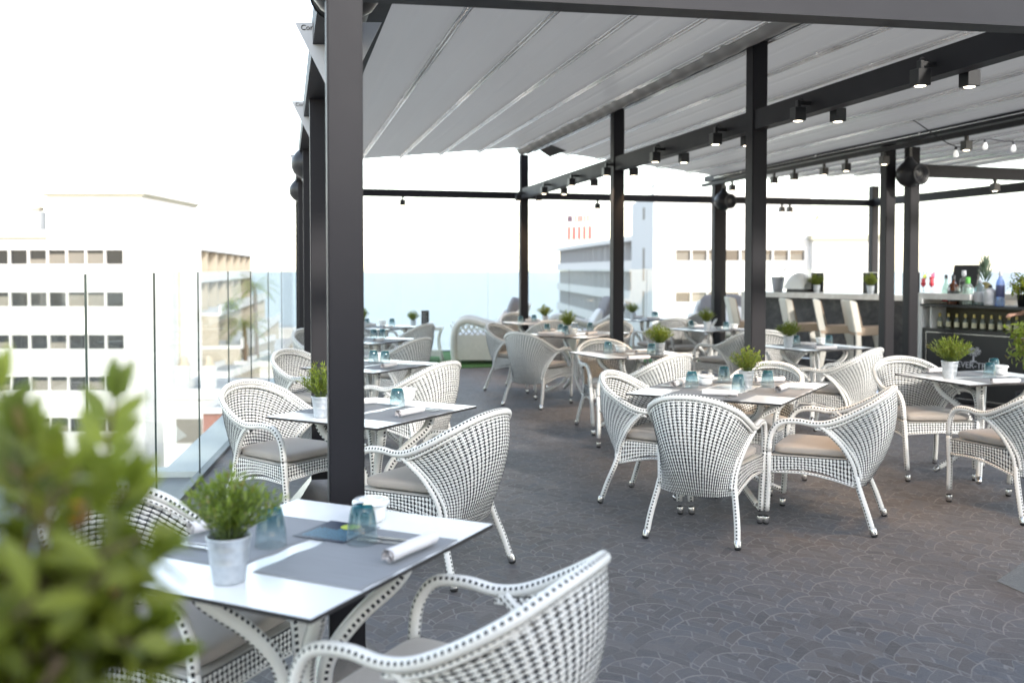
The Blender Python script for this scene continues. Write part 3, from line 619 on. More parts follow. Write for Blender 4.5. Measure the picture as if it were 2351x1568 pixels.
D2={'T1':'near corner table','T2':'second table along the glass','T3':'third table along the glass','T4':'fourth table along the glass','T5':'farthest table along the glass','TC':'four-seat table in the middle right'}
CH=[(.40,2.46,140,'white wicker armchair in front, its curved rim cut by the bottom of the picture'),
(-.30,3.12,-36,'white wicker armchair behind the orange-fruited bush, between near table and glass'),
(.74,4.99,135,'white wicker armchair beside the nearest post, back turned, at the second table along the glass'),
(.02,6.02,-48,'white wicker armchair on the glass side of the second table along the glass'),
(.94,7.55,133,'white wicker armchair with back turned at the third table along the glass'),
(.30,8.42,-45,'white wicker armchair on the glass side of the third table, half behind the second post'),
(1.10,10.15,135,'white wicker armchair with back turned at the fourth table along the glass'),
(.50,11.3,-45,'white wicker armchair on the glass side of the fourth table, mostly behind posts'),
(1.50,12.55,135,'white wicker armchair with back turned at the farthest table along the glass'),
(1.22,14.0,-50,'white wicker armchair facing the camera behind the farthest table along the glass'),
(2.44,5.31,50,'white wicker armchair seen straight from the back at the middle four-seat table'),
(3.23,5.36,140,'white wicker armchair with sunlit taupe cushion on the right of the middle four-seat table'),
(2.46,6.05,-43,'white wicker armchair on the left of the middle four-seat table'),
(3.28,6.38,-140,'white wicker armchair facing the camera behind the potted plant of the four-seat table'),
(3.01,7.85,118,'white wicker armchair with back turned just behind the middle four-seat table'),
(3.07,8.85,-94,'white wicker armchair facing the camera across the table behind the four-seat table'),
(2.84,10.71,40,'back-turned white wicker armchair by the turf, left of the slim middle post'),
(2.92,12.05,-45,'white wicker armchair on the far left of the four-seat table before the turf'),
(4.12,12.15,-135,'white wicker armchair on the far right of the four-seat table before the turf'),
(3.52,13.1,96,'white wicker armchair with back turned behind the four-seat table before the turf'),
(3.62,14.72,-88,'white wicker armchair facing the camera beside the cream wicker lounge chair'),
(4.89,7.94,124,'white wicker armchair with broad back just left of the grey post pair'),
(5.36,9.72,-92,'white wicker armchair facing the camera, its mesh seen right of the tallest middle post'),
(5.18,10.75,118,'white wicker armchair with back turned, partly hidden left of the tallest middle post'),
(5.42,12.5,-95,'white wicker armchair facing the camera at the table left of the tallest middle post'),
(5.28,13.15,98,'white wicker armchair with back turned in front of the white building far behind'),
(6.42,14.55,-150,'white wicker armchair farthest back, pale and blurred behind the potted plant'),
(4.72,6.43,-100,'white wicker armchair facing the camera at the right-hand table'),
(4.58,5.32,95,'white wicker armchair cut by the right picture edge, back turned to the camera')]
for c in CH: put_chair(*c)

# ------------------------------------------------------------------ TABLES
def table_kit(Lx,Ly):
    t=MB().box(-Lx/2,Lx/2,-Ly/2,Ly/2,.738,.75,1,top=0); tm=t.mesh('tabletop',[M['top'],M['edge']])
    parts=[('tabletop',tm)]
    for k in range(4):
        a=R(45+90*k)+ (0.0); c,s=math.cos(a),math.sin(a); kx=min(Lx,Ly)/.76
        prof=[(.30*kx,.728),(.31*kx,.69),(.27*kx,.62),(.16,.53),(.085,.44),(.060,.36),(.075,.26),(.16,.15),(.29*kx,.045)]
        P=cr([(r*c,r*s,z) for r,z in prof],5)
        lm=MB().tube(P,[lerp(.027,.020,i/len(P)) for i in range(len(P))],10,up=(-s,c,0)).mesh('leg',M['wrap'])
        d=(P[-2]-P[-1]).normalized(); Mx=Matrix.Translation(P[-1]-d*.02)@d.to_track_quat('Z','Y').to_matrix().to_4x4()
        cp=MB().lathe([(.0,-.014),(.015,-.013),(.0205,-.006),(.021,0),(.0215,.03),(.020,.034)],14,M=Mx).mesh('foot_cap',M['steel'])
        parts.append(('leg',lm,[('foot_cap',cp)]))
    parts.append(('cross_plate',MB().box(-.22,.22,-.03,.03,.722,.738).box(-.03,.03,-.22,.22,.720,.737).mesh('cross_plate',M['steel'])))
    return kit(parts)
tk=table_kit(.92,.76); tb=table_kit(1.2,1.0)
# name: centre, angle of the long side, kit, dims, description
TB={'T1':((.05,2.84),51,tk,(.92,.76),'nearest white table, beside the orange-fruited bush'),
'T2':((.50,5.47),46,tk,(.95,.76),'white table behind the nearest post, second along the glass'),
'T3':((.72,8.08),46,tk,(.92,.76),'white table third along the glass'),
'T4':((.98,10.95),46,tk,(.92,.76),'white table fourth along the glass'),
'T5':((1.33,13.3),46,tk,(.92,.76),'white table farthest along the glass, before the sea'),
'TC':((2.915,5.975),46,tb,(1.2,1.0),'large white four-seat table in the middle right'),
'TD':((3.19,8.65),10,tk,(.92,.76),'white table just behind the middle four-seat table'),
'TE':((3.48,11.45),45,tb,(1.2,1.0),'large white four-seat table before the green turf'),
'TJ':((3.70,13.95),12,tk,(.92,.76),'white table nearest the cream lounge chair'),
'TF':((5.30,8.98),12,tk,(.92,.76),'white table in front of the bar stools'),
'TH':((5.52,11.95),20,tk,(.92,.76),'white table left of the tallest middle post'),
'TI':((5.60,14.55),14,tk,(.92,.76),'white table farthest back by the far glass'),
'TG':((5.02,6.17),4,tk,(.92,.76),'white table at the right picture edge, before the bottle bar')}
for k,(c,a,kt,dim,lab) in TB.items():
    r=kt(thing('wicker_table',lab+', on curved wicker legs','table',(c[0],c[1],0),R(a),'white tables on curved wicker legs'))
ZT=.7505
# ------------------------------------------------------------------ table ware kits
gl_me=MB().lathe([(.044,.0),(.0455,.0),(.0450,.02),(.0425,.05),(.037,.085),(.032,.104),(.027,.110),(.0,.110)],28).lathe([(.042,.001),(.0405,.05),(.035,.083),(.029,.098),(.0,.098)],28).mesh('tumbler',M['tumbler'])
def napkin_me(L=.21,r=.021):
    m=MB(); n=46; th=.0025
    pts=[]
    for i in range(n+1):
        a=i/n*2*PI*2.6; rr=.004+(r-.004)*i/n; pts.append((rr*math.cos(a),rr*math.sin(a)))
    a=2*PI*2.6
    b=len(m.v)
    NS=10
    for j in range(NS+1):
        y=(j/NS-.5)*L
        for i,(x,z) in enumerate(pts):
            k=1+.03*math.sin(j*1.1+i*.2); wy=.003*math.sin(i*.9) if j in(0,NS) else 0; m.v.append((x*k,y+wy,z*k*.9+r*.9))
    for j in range(NS):
        for i in range(n): m.face([b+j*(n+1)+i,b+j*(n+1)+i+1,b+(j+1)*(n+1)+i+1,b+(j+1)*(n+1)+i],None,0,True)
    # end pleats
    return m.mesh('napkin',M['napkin'])
nap=napkin_me(.215,.024); nap2=napkin_me(.21,.026)
def fork_me():
    m=MB().box(-.004,.004,-.10,.02,.001,.0035); m.box(-.0065,.0065,-.105,-.06,.001,.003)
    m.v+=[]; m.poly([(-.004,.02),(.004,.02),(.012,.045),(.012,.06),(-.012,.06),(-.012,.045)],.003,.005)
    for k in range(4): x=-.012+k*.0068; m.box(x,x+.0032,.06,.10,.004,.006)
    return m.mesh('fork',M['steel'])
def knife_me():
    return MB().poly([(-.006,-.11),(.006,-.11),(.005,-.01),(-.005,-.01)],.001,.006).poly([(-.005,-.01),(.007,-.01),(.009,.05),(.004,.105),(-.005,.11)],.002,.0045).mesh('knife',M['steel'])
fork,knife=fork_me(),knife_me()
bowl_kit=kit([('bowl',MB().lathe([(.0,.002),(.036,.0),(.041,.004),(.047,.014),(.0485,.03),(.0490,.052),(.047,.053),(.045,.03),(.0,.012)],32).mesh('bowl',M['ceramic'])),
 ('lid',MB().lathe([(.0495,.052),(.058,.054),(.060,.059),(.058,.066),(.052,.070),(.030,.0705),(.026,.067),(.014,.068),(.0,.069)],32).mesh('lid',M['ceramic']))])
def mat_me():
    m=MB(); nx,ny=26,18
    def F(u,v):
        x=(u-.5)*.50; y=(v-.5)*.345; ed=max(0,abs(v-.5)*2-.93)/.07
        x+=0; y+=.004*math.sin(u*21)*(abs(v-.5)*2)**4
        return (x,y,.0018+.0012*math.sin(u*15+v*4)*(abs(v-.5)*2)**3)
    m.grid(F,nx,ny); b=len(m.v)
    return m.mesh('placemat',M['mat'])
matm=mat_me(); bm=bmesh.new(); bm.from_mesh(matm); bmesh.ops.solidify(bm,geom=bm.faces[:],thickness=.0012); bm.to_mesh(matm); bm.free()
def leaf(mb,P,d,up,L,Wd,idx,curl=.15,mi=0,seg=2):
    d=d.normalized(); s=d.cross(up); s=s.normalized() if s.length>1e-4 else Vector((1,0,0)); n=s.cross(d)
    b=len(mb.v)
    if seg==1:
        mb.v+=[tuple(P),tuple(P+d*L*.45+s*Wd/2+n*curl*L*.2),tuple(P+d*L-n*curl*L*.3),tuple(P+d*L*.45-s*Wd/2+n*curl*L*.2)]
        mb.face([b,b+1,b+2,b+3],[(idx+.5,.5)]*4,mi,True); return
    prof=[(0,.06),(.2,.62),(.45,1.),(.7,.82),(.9,.35),(1,.02)]
    for t,wv in prof:
        C=P+d*L*t-n*curl*L*t*t; ww=Wd/2*wv
        mb.v+=[tuple(C-s*ww+n*ww*.35),tuple(C),tuple(C+s*ww+n*ww*.35)]
    for i in range(len(prof)-1):
        for k in (0,1): mb.face([b+i*3+k,b+i*3+k+1,b+(i+1)*3+k+1,b+(i+1)*3+k],[(idx+.5,.5)]*4,mi,True)
def herb_mesh(seed,Rr=.120,Hh=.165,n=95,lf=.028):
    rnd=random.Random(seed); m=MB(); k=0
    for i in range(n):
        a=rnd.uniform(0,2*PI); e=rnd.random()**.45; out=Rr*e*rnd.uniform(.75,1.15); h=Hh*(1-.45*e*e)*rnd.uniform(.7,1.12)
        c=Vector((math.cos(a),math.sin(a),0)); P0=c*.03*rnd.random()+Vector((0,0,.10)); P2=c*out+Vector((0,0,.10+h)); P1=c*out*.55+Vector((0,0,.10+h*.6))
        pts=[P0.lerp(P1,t).lerp(P1.lerp(P2,t),t) for t in [q/7 for q in range(8)]]
        m.tube(pts,.0011,3,1,False)
        for q in range(2,8):
            for s in (1,-1):
                d=(pts[q]-pts[q-1]).normalized(); sd=Vector((rnd.uniform(-1,1),rnd.uniform(-1,1),rnd.uniform(-.3,.6))).normalized()
                k+=1; leaf(m,pts[q],d*.8+sd*.75,Vector((rnd.uniform(-.4,.4),rnd.uniform(-.4,.4),1)),lf*rnd.uniform(.7,1.15),.0072,k,.2,0,1)
        k+=1; leaf(m,pts[-1],pts[-1]-pts[-2],c,lf*1.1,.005,k,.1,0,1)
    return m.mesh('foliage',[M['leaf'],M['stem']])
herbs=[herb_mesh(3),herb_mesh(8,.128,.15,105),herb_mesh(21,.105,.175,80,.03),herb_mesh(34,.12,.155,90,.025),herb_mesh(51,.135,.16,100,.03),herb_mesh(77,.11,.185,84)]
pot_me=MB().lathe([(.0,.001),(.038,.0),(.0385,.004),(.044,.045),(.046,.048),(.0455,.052),(.048,.078),(.050,.081),(.0495,.085),(.052,.106),(.055,.110),(.054,.114),(.051,.112),(.049,.098)],36).mesh('pot',M['pot'])
soil_me=MB().lathe([(.0,.101),(.03,.103),(.0495,.099)],20).mesh('soil',M['soil'])
hc=[0]
def herb(x,y,z,label,sc_=1.,me=None,rz=0.):
    hc[0]+=1; r=thing('potted_herb',label,'potted plant',(x,y,z),rz or hc[0]*1.3,'small plants in zinc pots',scale=sc_)
    p=part('pot',pot_me,None,r); part('soil',soil_me,None,p); part('foliage',me or herbs[hc[0]%6],None,r,None,(R(((hc[0]*37)%11)-5)*.9,R(((hc[0]*53)%9)-4),0)); return r
def tumbler(p,label): return one('glass_tumbler',gl_me,None,label,'glass',(p[0],p[1],ZT+.003),0,'upturned teal tumblers on the tables')
def tl(T,x,y):
    c,a=TB[T][0],R(TB[T][1]); return Vector((c[0]+x*math.cos(a)-y*math.sin(a),c[1]+x*math.sin(a)+y*math.cos(a),ZT))
# place settings: side s: +1/-1 on long sides (y=+-), 'e'/'w' on short sides
def setting(T,side,desc,glass=None,napp=None,fk=True,nlen=0):
    Lx,Ly=TB[T][3]; ang=TB[T][1]
    if side=='s': ox,oy,ra=(0,-Ly/2+.178,0)
    if side=='n': ox,oy,ra=(0,Ly/2-.178,180)
    if side=='w': ox,oy,ra=(-Lx/2+.178,0,-90)
    if side=='e': ox,oy,ra=(Lx/2-.178,0,90)
    if T=='TC' or T=='TE':
        pass
    rz=R(ang+ra); c,s=math.cos(rz),math.sin(rz); O=tl(T,ox,oy)
    def lp(x,y): return Vector((O.x+x*c-y*s,O.y+x*s+y*c,ZT))
    zz=ZT+(.0015 if side in 'ew' else 0)
    one('placemat',matm,None,f'grey linen placemat {desc}','placemat',(O.x,O.y,zz),rz,'grey placemats')
    g=napp or (lp(.0,-.03),rz+R(78)+hash_(T+side)*.3)
    one('rolled_napkin',nap if hash_(T)>.5 else nap2,None,f'rolled white napkin {desc}','napkin',(g[0].x,g[0].y,ZT+.004),g[1],'rolled napkins')
    if fk:
        q=lp(.12,-.01); one('fork',fork,None,f'steel fork {desc}','fork',(q.x,q.y,ZT+.0045),rz+R(8),'forks')
        q=lp(.155,-.01); one('knife',knife,None,f'steel knife {desc}','knife',(q.x,q.y,ZT+.0045),rz+R(3),'knives')
    q=glass if glass is not None else lp(-.12,.11)
    tumbler(q,f'upturned teal tumbler {desc}')
def hash_(s):
    h=0
    for ch in s: h=(h*31+ord(ch))%997
    return h/997
def seg(a,b):      # napkin between two pixels -> centre, angle
    A,B=at(a[0],a[1],.77),at(b[0],b[1],.77); m=(A+B)/2; return (m,math.atan2(B.y-A.y,B.x-A.x)-PI/2)
G=lambda x,y:at(x,y,.7505)
setting('T1','s','at the near edge of the nearest table',G(832,1247),seg((885,1285),(1000,1236)))
setting('T1','n','on the glass side of the nearest table',G(622,1254),seg((455,1215),(560,1190)))
setting('T2','s','on the right edge of the second table along the glass',G(912,936),seg((898,956),(985,938)))
setting('T2','n','on the glass-side edge of the second table, by the nearest post',tl('T2',-.1,.06),(tl('T2',.12,.22),R(100)))
setting('T3','s','on the right edge of the third table along the glass',G(884,836),seg((868,845),(918,835)))
setting('T3','n','on the glass-side edge of the third table along the glass')
setting('T4','s','on the right edge of the fourth table along the glass',G(878,778),seg((849,785),(890,778)))
setting('T4','n','on the glass-side edge of the fourth table along the glass')
setting('T5','s','on the right edge of the farthest table along the glass',G(900,750),seg((870,755),(912,750)))
setting('T5','n','on the glass-side edge of the farthest table along the glass',G(842,750))
setting('TC','s','before the back-turned chair at the middle four-seat table',G(1695,899),seg((1600,902),(1706,906)))
setting('TC','e','at the right chair of the middle four-seat table',G(1762,889),seg((1774,900),(1818,883)))
setting('TC','w','at the left chair of the middle four-seat table',G(1588,891),seg((1532,890),(1580,873)))
setting('TC','n','at the far chair of the middle four-seat table',G(1662,878),seg((1735,874),(1800,872)))
setting('TD','s','at the near edge of the table behind the four-seat table',G(1496,817),seg((1432,824),(1500,821)))
setting('TD','n','at the far edge of the table behind the four-seat table',G(1396,812),seg((1452,812),(1510,808)))
setting('TE','s','on the near left of the four-seat table before the turf',G(1256,764),seg((1228,767),(1280,766)))
setting('TE','e','on the near right of the four-seat table before the turf',G(1298,770),seg((1340,769),(1376,765)))
setting('TE','w','on the far left of the four-seat table before the turf',G(1288,765))
setting('TE','n','on the far right of the four-seat table before the turf',G(1355,761))
setting('TJ','s','at the near edge of the table by the cream lounge chair',G(1195,744))
setting('TJ','n','at the far edge of the table by the cream lounge chair',G(1226,740))
setting('TF','s','at the near edge of the table before the bar stools',G(1903,795),seg((1862,800),(1930,799)))
setting('TF','n','at the far edge of the table before the bar stools',G(1828,795),seg((1822,790),(1872,791)))
setting('TH','s','at the near edge of the table left of the tallest middle post',G(1667,759))
setting('TH','n','at the far edge of the table left of the tallest middle post',tl('TH',-.2,.15))
setting('TI','s','at the near edge of the farthest back table',G(1506,732))
setting('TI','n','at the far edge of the farthest back table',tl('TI',.25,.1))
setting('TG','s','at the near edge of the table at the right picture edge',G(2272,868),seg((2270,878),(2345,876)))
setting('TG','n','at the far edge of the table at the right picture edge',tl('TG',.3,.2),seg((2120,853),(2190,850)))
def bowl(p,d): bowl_kit(thing('sugar_bowl','white porcelain sugar bowl with lid '+d,'bowl',(p.x,p.y,ZT+.002),0,'white sugar bowls'))
bowl(G(852,1196),'on the nearest table behind the tumbler'); bowl(G(935,918),'on the second table along the glass'); bowl(G(868,829),'on the third table along the glass')
bowl(G(1620,884),'on the middle four-seat table'); bowl(G(1425,809),'on the table behind the four-seat table'); bowl(G(1316,768),'on the four-seat table before the turf')
bowl(G(1885,791),'on the table before the bar stools'); bowl(G(1685,756),'on the table left of the tallest middle post'); bowl(G(878,747),'on the farthest table along the glass'); bowl(G(2296,860),'on the table at the right picture edge')
for k,q,d,s in (('T1',(526,1333),'on the nearest table, large and slightly blurred',1.05),('T2',(738,957),'half hidden behind the nearest post on the second table',1.0),('TC',(1713,889),'on the middle four-seat table, bushy',1.0),
  ('TD',(1514,815),'on the table behind the four-seat table',1.0),('TE',(1303,768),'on the four-seat table before the turf, yellowish',1.0),('TJ',(1252,742),'on the table by the cream lounge chair',.95),('TF',(1810,797),'on the table before the bar stools',1.0),
  ('TH',(1624,758),'on the table left of the tallest middle post',1.0),('TI',(1453,733),'on the farthest back table, beside the post',.95),('TG',(2180,868),'on the table at the right picture edge',1.1),('T5',(832,757),'on the farthest table along the glass, beside the nearest post',1.0)):
    p=G(*q); herb(p.x,p.y,ZT,'leafy plant in zinc pot '+d,s)
# leaflet on nearest table
lc=tl('T1',0,0); a_,b_,c_=G(763,1257),G(696,1226),G(783,1192); ux=(b_-a_); uy=(c_-b_); ctr=(a_+c_)/2
lt=thing('menu_leaflet','dark navy menu leaflet with lime oval lying between the tumblers on the nearest table','leaflet',(ctr.x,ctr.y,ZT+.004),math.atan2(uy.y,uy.x))
part('card',MB().box(-uy.length/2,uy.length/2,-ux.length/2,ux.length/2,0,.0012),M['navy'],lt)
pm=MB(); rnd=random.Random(4)
for k in range(12):
    x=-uy.length/2+.02; 
    y=-ux.length/2+.012+k*(ux.length-.024)/12
    for q in range(6):
        w_=rnd.uniform(.008,.016); pm.box(x,x+w_,y,y+.0035,.0012,.0016); x+=w_+.004
        if x>uy.length/2-.07: break
part('print',pm,M['cyan'],lt); part('print',MB().lathe([(0,.0018),(.030,.0017)],24,c=(uy.length/2-.04,-.01,0)),M['lime'],lt)
mc=G(1650,890); mm=MB().box(-.05,.05,-.035,.035,0,.002); mt=thing('table_card','small white card with dark stripes lying on the middle four-seat table','card',(mc.x,mc.y,ZT+.004),R(20)); part('card',mm,M['ceramic'],mt); part('print',MB().box(-.01,-.002,-.02,.02,.002,.0024).box(.006,.014,-.02,.02,.002,.0024),M['navy'],mt)
# ------------------------------------------------------------------ LOUNGE ARMCHAIRS (face -X, so profile is seen from the side)
def lounge(x,y,deg,label,cushc='greyc'):
    t=thing('wicker_lounge_chair',label,'lounge chair',(x,y,0),R(deg),'cream wicker lounge chairs on the turf',scale=1.1)
    # local: front = -X, width along Y
    b=MB()
    for s in (-1,1):
        y0=s*.42
        prof=[(-.50,.06),(-.50,.42)]
        b.poly([(0,0)],0,0) if False else None
        b.box(-.47,.50,y0-.05 if s>0 else y0-.05,y0+.05,.07,.44)
    b.box(-.47,.50,-.40,.40,.07,.30); b.box(.40,.52,-.42,.42,.07,.55)
    part('base',b,M['sofa'],t)
    for s in (-1,1):
        y0=s*.45
        P=cr([(-.50,y0,.05),(-.52,y0,.30),(-.50,y0,.50),(-.42,y0,.62),(-.28,y0,.645),(-.05,y0,.58),(.12,y0,.55),(.28,y0,.62),(.42,y0*.98,.72),(.52,y0*.9,.82)],6)
        part('arm',MB().tube(P,[.05]*len(P),12),M['sofa'],t)
        lt=MB()
        for k in range(11):
            for dd in (-1,1):
                x0=-.46+k*.085; p=Vector((x0,y0,.44)); q=Vector((x0+dd*.11,y0,.59 if x0<.2 else .62)); lt.tube([p,q],.009,5)
        part('lattice',lt,M['sofa'],t)
    bk=cr([(.52,-.41,.82),(.58,-.25,.86),(.60,0,.87),(.58,.25,.86),(.52,.41,.82)],6); part('top_rail',MB().tube(bk,.045,12),M['sofa'],t)
    part('backrest',MB().grid(lambda u,v:(lerp(.46,.60,v)+.04*math.sin(PI*u),(u-.5)*.84,lerp(.30,.87,v)),16,8),M['sofa'],t)
    for s in (-1,1):
        for xx in (-.44,.44): part('foot',MB().lathe([(.025,0),(.028,.07)],12,c=(xx,s*.40,0),cap0=True),M['sofa'],t)
    def cu(cx,cy,cz,sx,sy,sz,ry=0):
        Mx=Matrix.Translation((cx,cy,cz))@Matrix.Rotation(ry,4,'Y'); sg=lambda a,p:math.copysign(abs(a)**p,a)
        return MB().grid(lambda u,v:Mx@Vector((sx*sg(math.cos(2*PI*u),.35)*sg(math.cos((v-.5)*PI),.4),sy*sg(math.sin(2*PI*u),.35)*sg(math.cos((v-.5)*PI),.4),sz*sg(math.sin((v-.5)*PI),.6))),48,16)
    part('seat_cushion',cu(-.05,0,.38,.43,.37,.08),M['whitec'],t)
    part('back_cushion',cu(.36,0,.72,.10,.38,.26,R(18)),M[cushc],t)
    part('throw_pillow',cu(.18,-.12,.62,.06,.22,.18,R(30)),M['whitec'],t)
    return t
p=at(1110,838,0); lounge(p.x+.20,p.y+.52,-12,'cream wicker lounge chair seen from the side, left of the far middle post')
p=at(1372,832,0); lounge(p.x-.05,p.y+.65,-9,'cream wicker lounge chair with grey and dark cushions right of the far middle post')
q_=atd(1655,700,17.6); lounge(q_.x,q_.y,60,'cream wicker lounge chair with grey cushion at the far back, left of the bar')
# console side table with shelf
p=at(978,832,0); ct=thing('wicker_console','low cream wicker side table with lower shelf on the turf beside the lounge chair','side table',(p.x-.02,p.y+.2,0),R(-13))
part('top',MB().box(-.36,.33,-.2,.2,.53,.58),M['sofa'],ct); part('shelf',MB().box(-.34,.31,-.18,.18,.10,.20),M['sofa'],ct)
for s in (-1,1):
    for u in (-1,1): part('leg',MB().tube(cr([(s*.31,u*.17,.54),(s*.27,u*.16,.42),(s*.27,u*.16,.28),(s*.33,u*.18,.0)],5),.017,8),M['sofa'],ct)
z=.58; q=at(943,748,.58); q=Vector((p.x-.18,p.y+.22,0)); herb(q.x,q.y,z,'small leafy plant in zinc pot on the low wicker side table',.95)
ms=thing('menu_stand','upright black menu stand beside the pot on the low wicker side table','menu stand',(q.x+.20,q.y,z),-YAW); part('board',MB().box(-.065,.065,-.006,.006,.012,.27),M['blackpl'],ms); part('foot',MB().box(-.07,.07,-.04,.04,0,.012),M['blackpl'],ms)
part('print',(lambda m:[m.box(-.045,lerp(0,.045,(k*37%10)/10),-.0075,-.006,.03+k*.018,.034+k*.018) for k in range(12)] and m)(MB()),M['signgrey'],ms)
bowl_kit(thing('sugar_bowl','white bowl in front of the menu stand on the low wicker side table','bowl',(q.x+.27,q.y-.10,z+.001),0,'white sugar bowls'))

# ------------------------------------------------------------------ BAR COUNTER, STOOLS
ZC=1.2
bA=at(1801,671.6,ZC); bB=at(2026,676.7,ZC); bd=(bB-bA); bd.z=0; bd.normalize(); bn=Vector((bd.y,-bd.x,0))
if bn.dot(Vector((0,0,0))-bA)<0: bn=-bn          # towards the camera side
def hitline(px,off):      # point of the bar line shifted by off towards us, at image column px
    d=ray(px,650); d.z=0; P=bA+bn*off; # solve d*t = P + bd*s
    det=d.x*(-bd.y)-d.y*(-bd.x); t=(P.x*(-bd.y)-P.y*(-bd.x))/det; return Vector((d.x*t,d.y*t,0))
sL=(hitline(1702,0)-bA).dot(bd); sR=(hitline(2108,0)-bA).dot(bd)
O=Vector((bA.x,bA.y,0)); bar_rz=math.atan2(bd.y,bd.x)
bt=thing('bar_counter','long bar counter clad in dark stone with thick white marble top behind the stools','bar counter',O,bar_rz)
# local x along bd, local y = away from us (since bn points to camera)
sy=1 if Vector((-bd.y,bd.x,0)).dot(bn)<0 else -1
def lb(x0,x1,y0,y1,z0,z1,**k):
    ys=sorted((sy*y0,sy*y1)); return (x0,x1,ys[0],ys[1],z0,z1)
part('countertop',MB().box(*lb(sL,sR,0,.62,ZC-.075,ZC)),M['marble'],bt)
part('front_panel',MB().box(*lb(sL+.16,sR-.02,.16,.5,.0,ZC-.076)),M['stone'],bt)
part('end_panel',MB().box(*lb(sL,sL+.075,.002,.618,0,ZC-.076)),M['marble'],bt)
part('end_panel',MB().box(*lb(sR-.09,sR-.001,.02,.60,0,ZC-.077)),M['white'],bt)
part('foot_rail',MB().tube([Vector((sL+.2,sy*.05,.25)),Vector((sR-.1,sy*.05,.25))],.02,10),M['steel'],bt)
def stool_kit():
    w=.20
    def side(pts,y0,y1,mi=0):
        m=MB(); b=0; m.v+=[(x,y0,z) for x,z in pts]+[(x,y1,z) for x,z in pts]; n=len(pts)
        m.face(list(range(n))[::-1],None,mi); m.face(list(range(n,2*n)),None,mi)
        for i in range(n): j=(i+1)%n; m.face([i,j,n+j,n+i],None,mi)
        return m
    def bev(me):
        bm=bmesh.new(); bm.from_mesh(me); bmesh.ops.recalc_face_normals(bm,faces=bm.faces[:]); bmesh.ops.bevel(bm,geom=bm.edges[:],offset=.007,segments=2,affect='EDGES'); bm.to_mesh(me); bm.free(); return me
    back=bev(side([(-.02,.74),(.07,.74),(-.01,1.13),(-.075,1.15),(-.10,1.14)],-w,w).mesh('backrest',M['stoolw']))
    bcov=bev(side([(.074,.80),(.084,.80),(.004,1.125),(-.006,1.128)],-w*.9,w*.9).mesh('back_pad',M['tan']))
    seat=bev(side([(.0,.70),(.40,.715),(.42,.80),(.40,.815),(.06,.80),(.0,.78)],-w+.002,w-.002).mesh('seat',M['tan']))
    pr=[('backrest',back,[('back_pad',bcov)]),('seat',seat)]
    for s in (-1,1):
        y0,y1=(w-.05,w-.004) if s>0 else (-w+.004,-w+.05)
        pr.append(('leg',bev(side([(-.06,0),(-.02,0),(.07,.45),(.055,.72),(-.01,.74),(-.0,.5)],y0,y1).mesh('leg',M['stoolw']))))
        pr.append(('leg',bev(side([(.40,0),(.44,0),(.41,.45),(.41,.72),(.30,.72),(.345,.55)],y0,y1).mesh('leg',M['stoolw']))))
    pr.append(('foot_bar',MB().box(.38,.41,-w+.04,w-.04,.28,.31).mesh('foot_bar',M['stoolw'])))
    return kit(pr)
sk=stool_kit(); fa=math.atan2(-bn.y,-bn.x)
for i,(px,lb_) in enumerate([(1684,'farthest left, right of the thin far posts'),(1812,'second from the left, above the potted plant'),(1884,'third from left, its tan back showing'),(1958,'rightmost, beside the grey post pair')]):
    p=hitline(px,.86); sk(thing('bar_stool','off-white bar stool with tan seat, '+lb_,'bar stool',p,-YAW+(R(-16) if i==2 else R(-3)),'bar stools at the stone counter'))
# on the counter
def onbar(px,off=-.3): p=hitline(px,off); return p
p=onbar(1875); herb(p.x,p.y,ZC,'small plant in zinc pot on the bar, left one before a black board',1.0); 
p2=onbar(1877,-.45); bx=thing('menu_board','black menu board behind the left potted plant on the bar','menu board',(p2.x,p2.y,ZC),bar_rz); part('board',MB().box(-.10,.10,-.01,.01,.0,.29),M['blackpl'],bx); part('frame',MB().box(-.11,.11,-.013,.013,.0,.012),M['steel'],bx)
p=onbar(1999); herb(p.x,p.y,ZC,'small plant in zinc pot on the bar, right one before a black board',1.0)
p2=onbar(1998,-.45); bx=thing('menu_board','black menu board behind the right potted plant on the bar','menu board',(p2.x,p2.y,ZC),bar_rz); part('board',MB().box(-.11,.11,-.01,.01,.0,.29),M['blackpl'],bx); part('frame',MB().box(-.12,.12,-.013,.013,.29,.30),M['steel'],bx)
p=onbar(1786); ib=thing('ice_bucket','steel ice bucket with tongs standing on the left part of the bar','ice bucket',(p.x,p.y,ZC)); part('bucket',MB().lathe([(0,.002),(.06,0),(.075,.02),(.10,.22),(.108,.226),(.098,.225),(.07,.03),(0,.02)],28),M['steel'],ib); part('tongs',MB().tube([(.0,0,.1),(.1,.05,.30),(.17,.06,.37)],.007,6).tube([(.02,-.02,.1),(.11,.03,.28),(.17,.06,.37)],.007,6),M['steel'],ib)
p=onbar(1836,-.3); cm=thing('counter_machine','rounded white machine with a dark base slot on the bar left of the potted plants','machine',(p.x,p.y,ZC),bar_rz)
part('body',MB().grid(lambda u,v:(lerp(-.17,.17,u),.15*math.cos(PI*v),.05+.24*math.sin(PI*v)**.5*(math.sin(PI*min(max(u,.02),.98))**.35)),20,16),M['white'],cm); part('slot',MB().box(-.14,.14,-.13,.13,.0,.05),M['blackpl'],cm)
p=onbar(2092,-.35); tp=thing('menu_board','patterned grey board seen between the two grey posts on the bar','menu board',(p.x,p.y,ZC),bar_rz); part('board',MB().box(-.12,.12,-.008,.008,0,.30),M['post'],tp); 
part('print',(lambda m:[m.box(-.09+.06*(k%3),-.05+.06*(k%3),-.011,-.008,.04+.08*(k//3),.09+.08*(k//3)) for k in range(9)] and m)(MB()),M['signgrey'],tp)
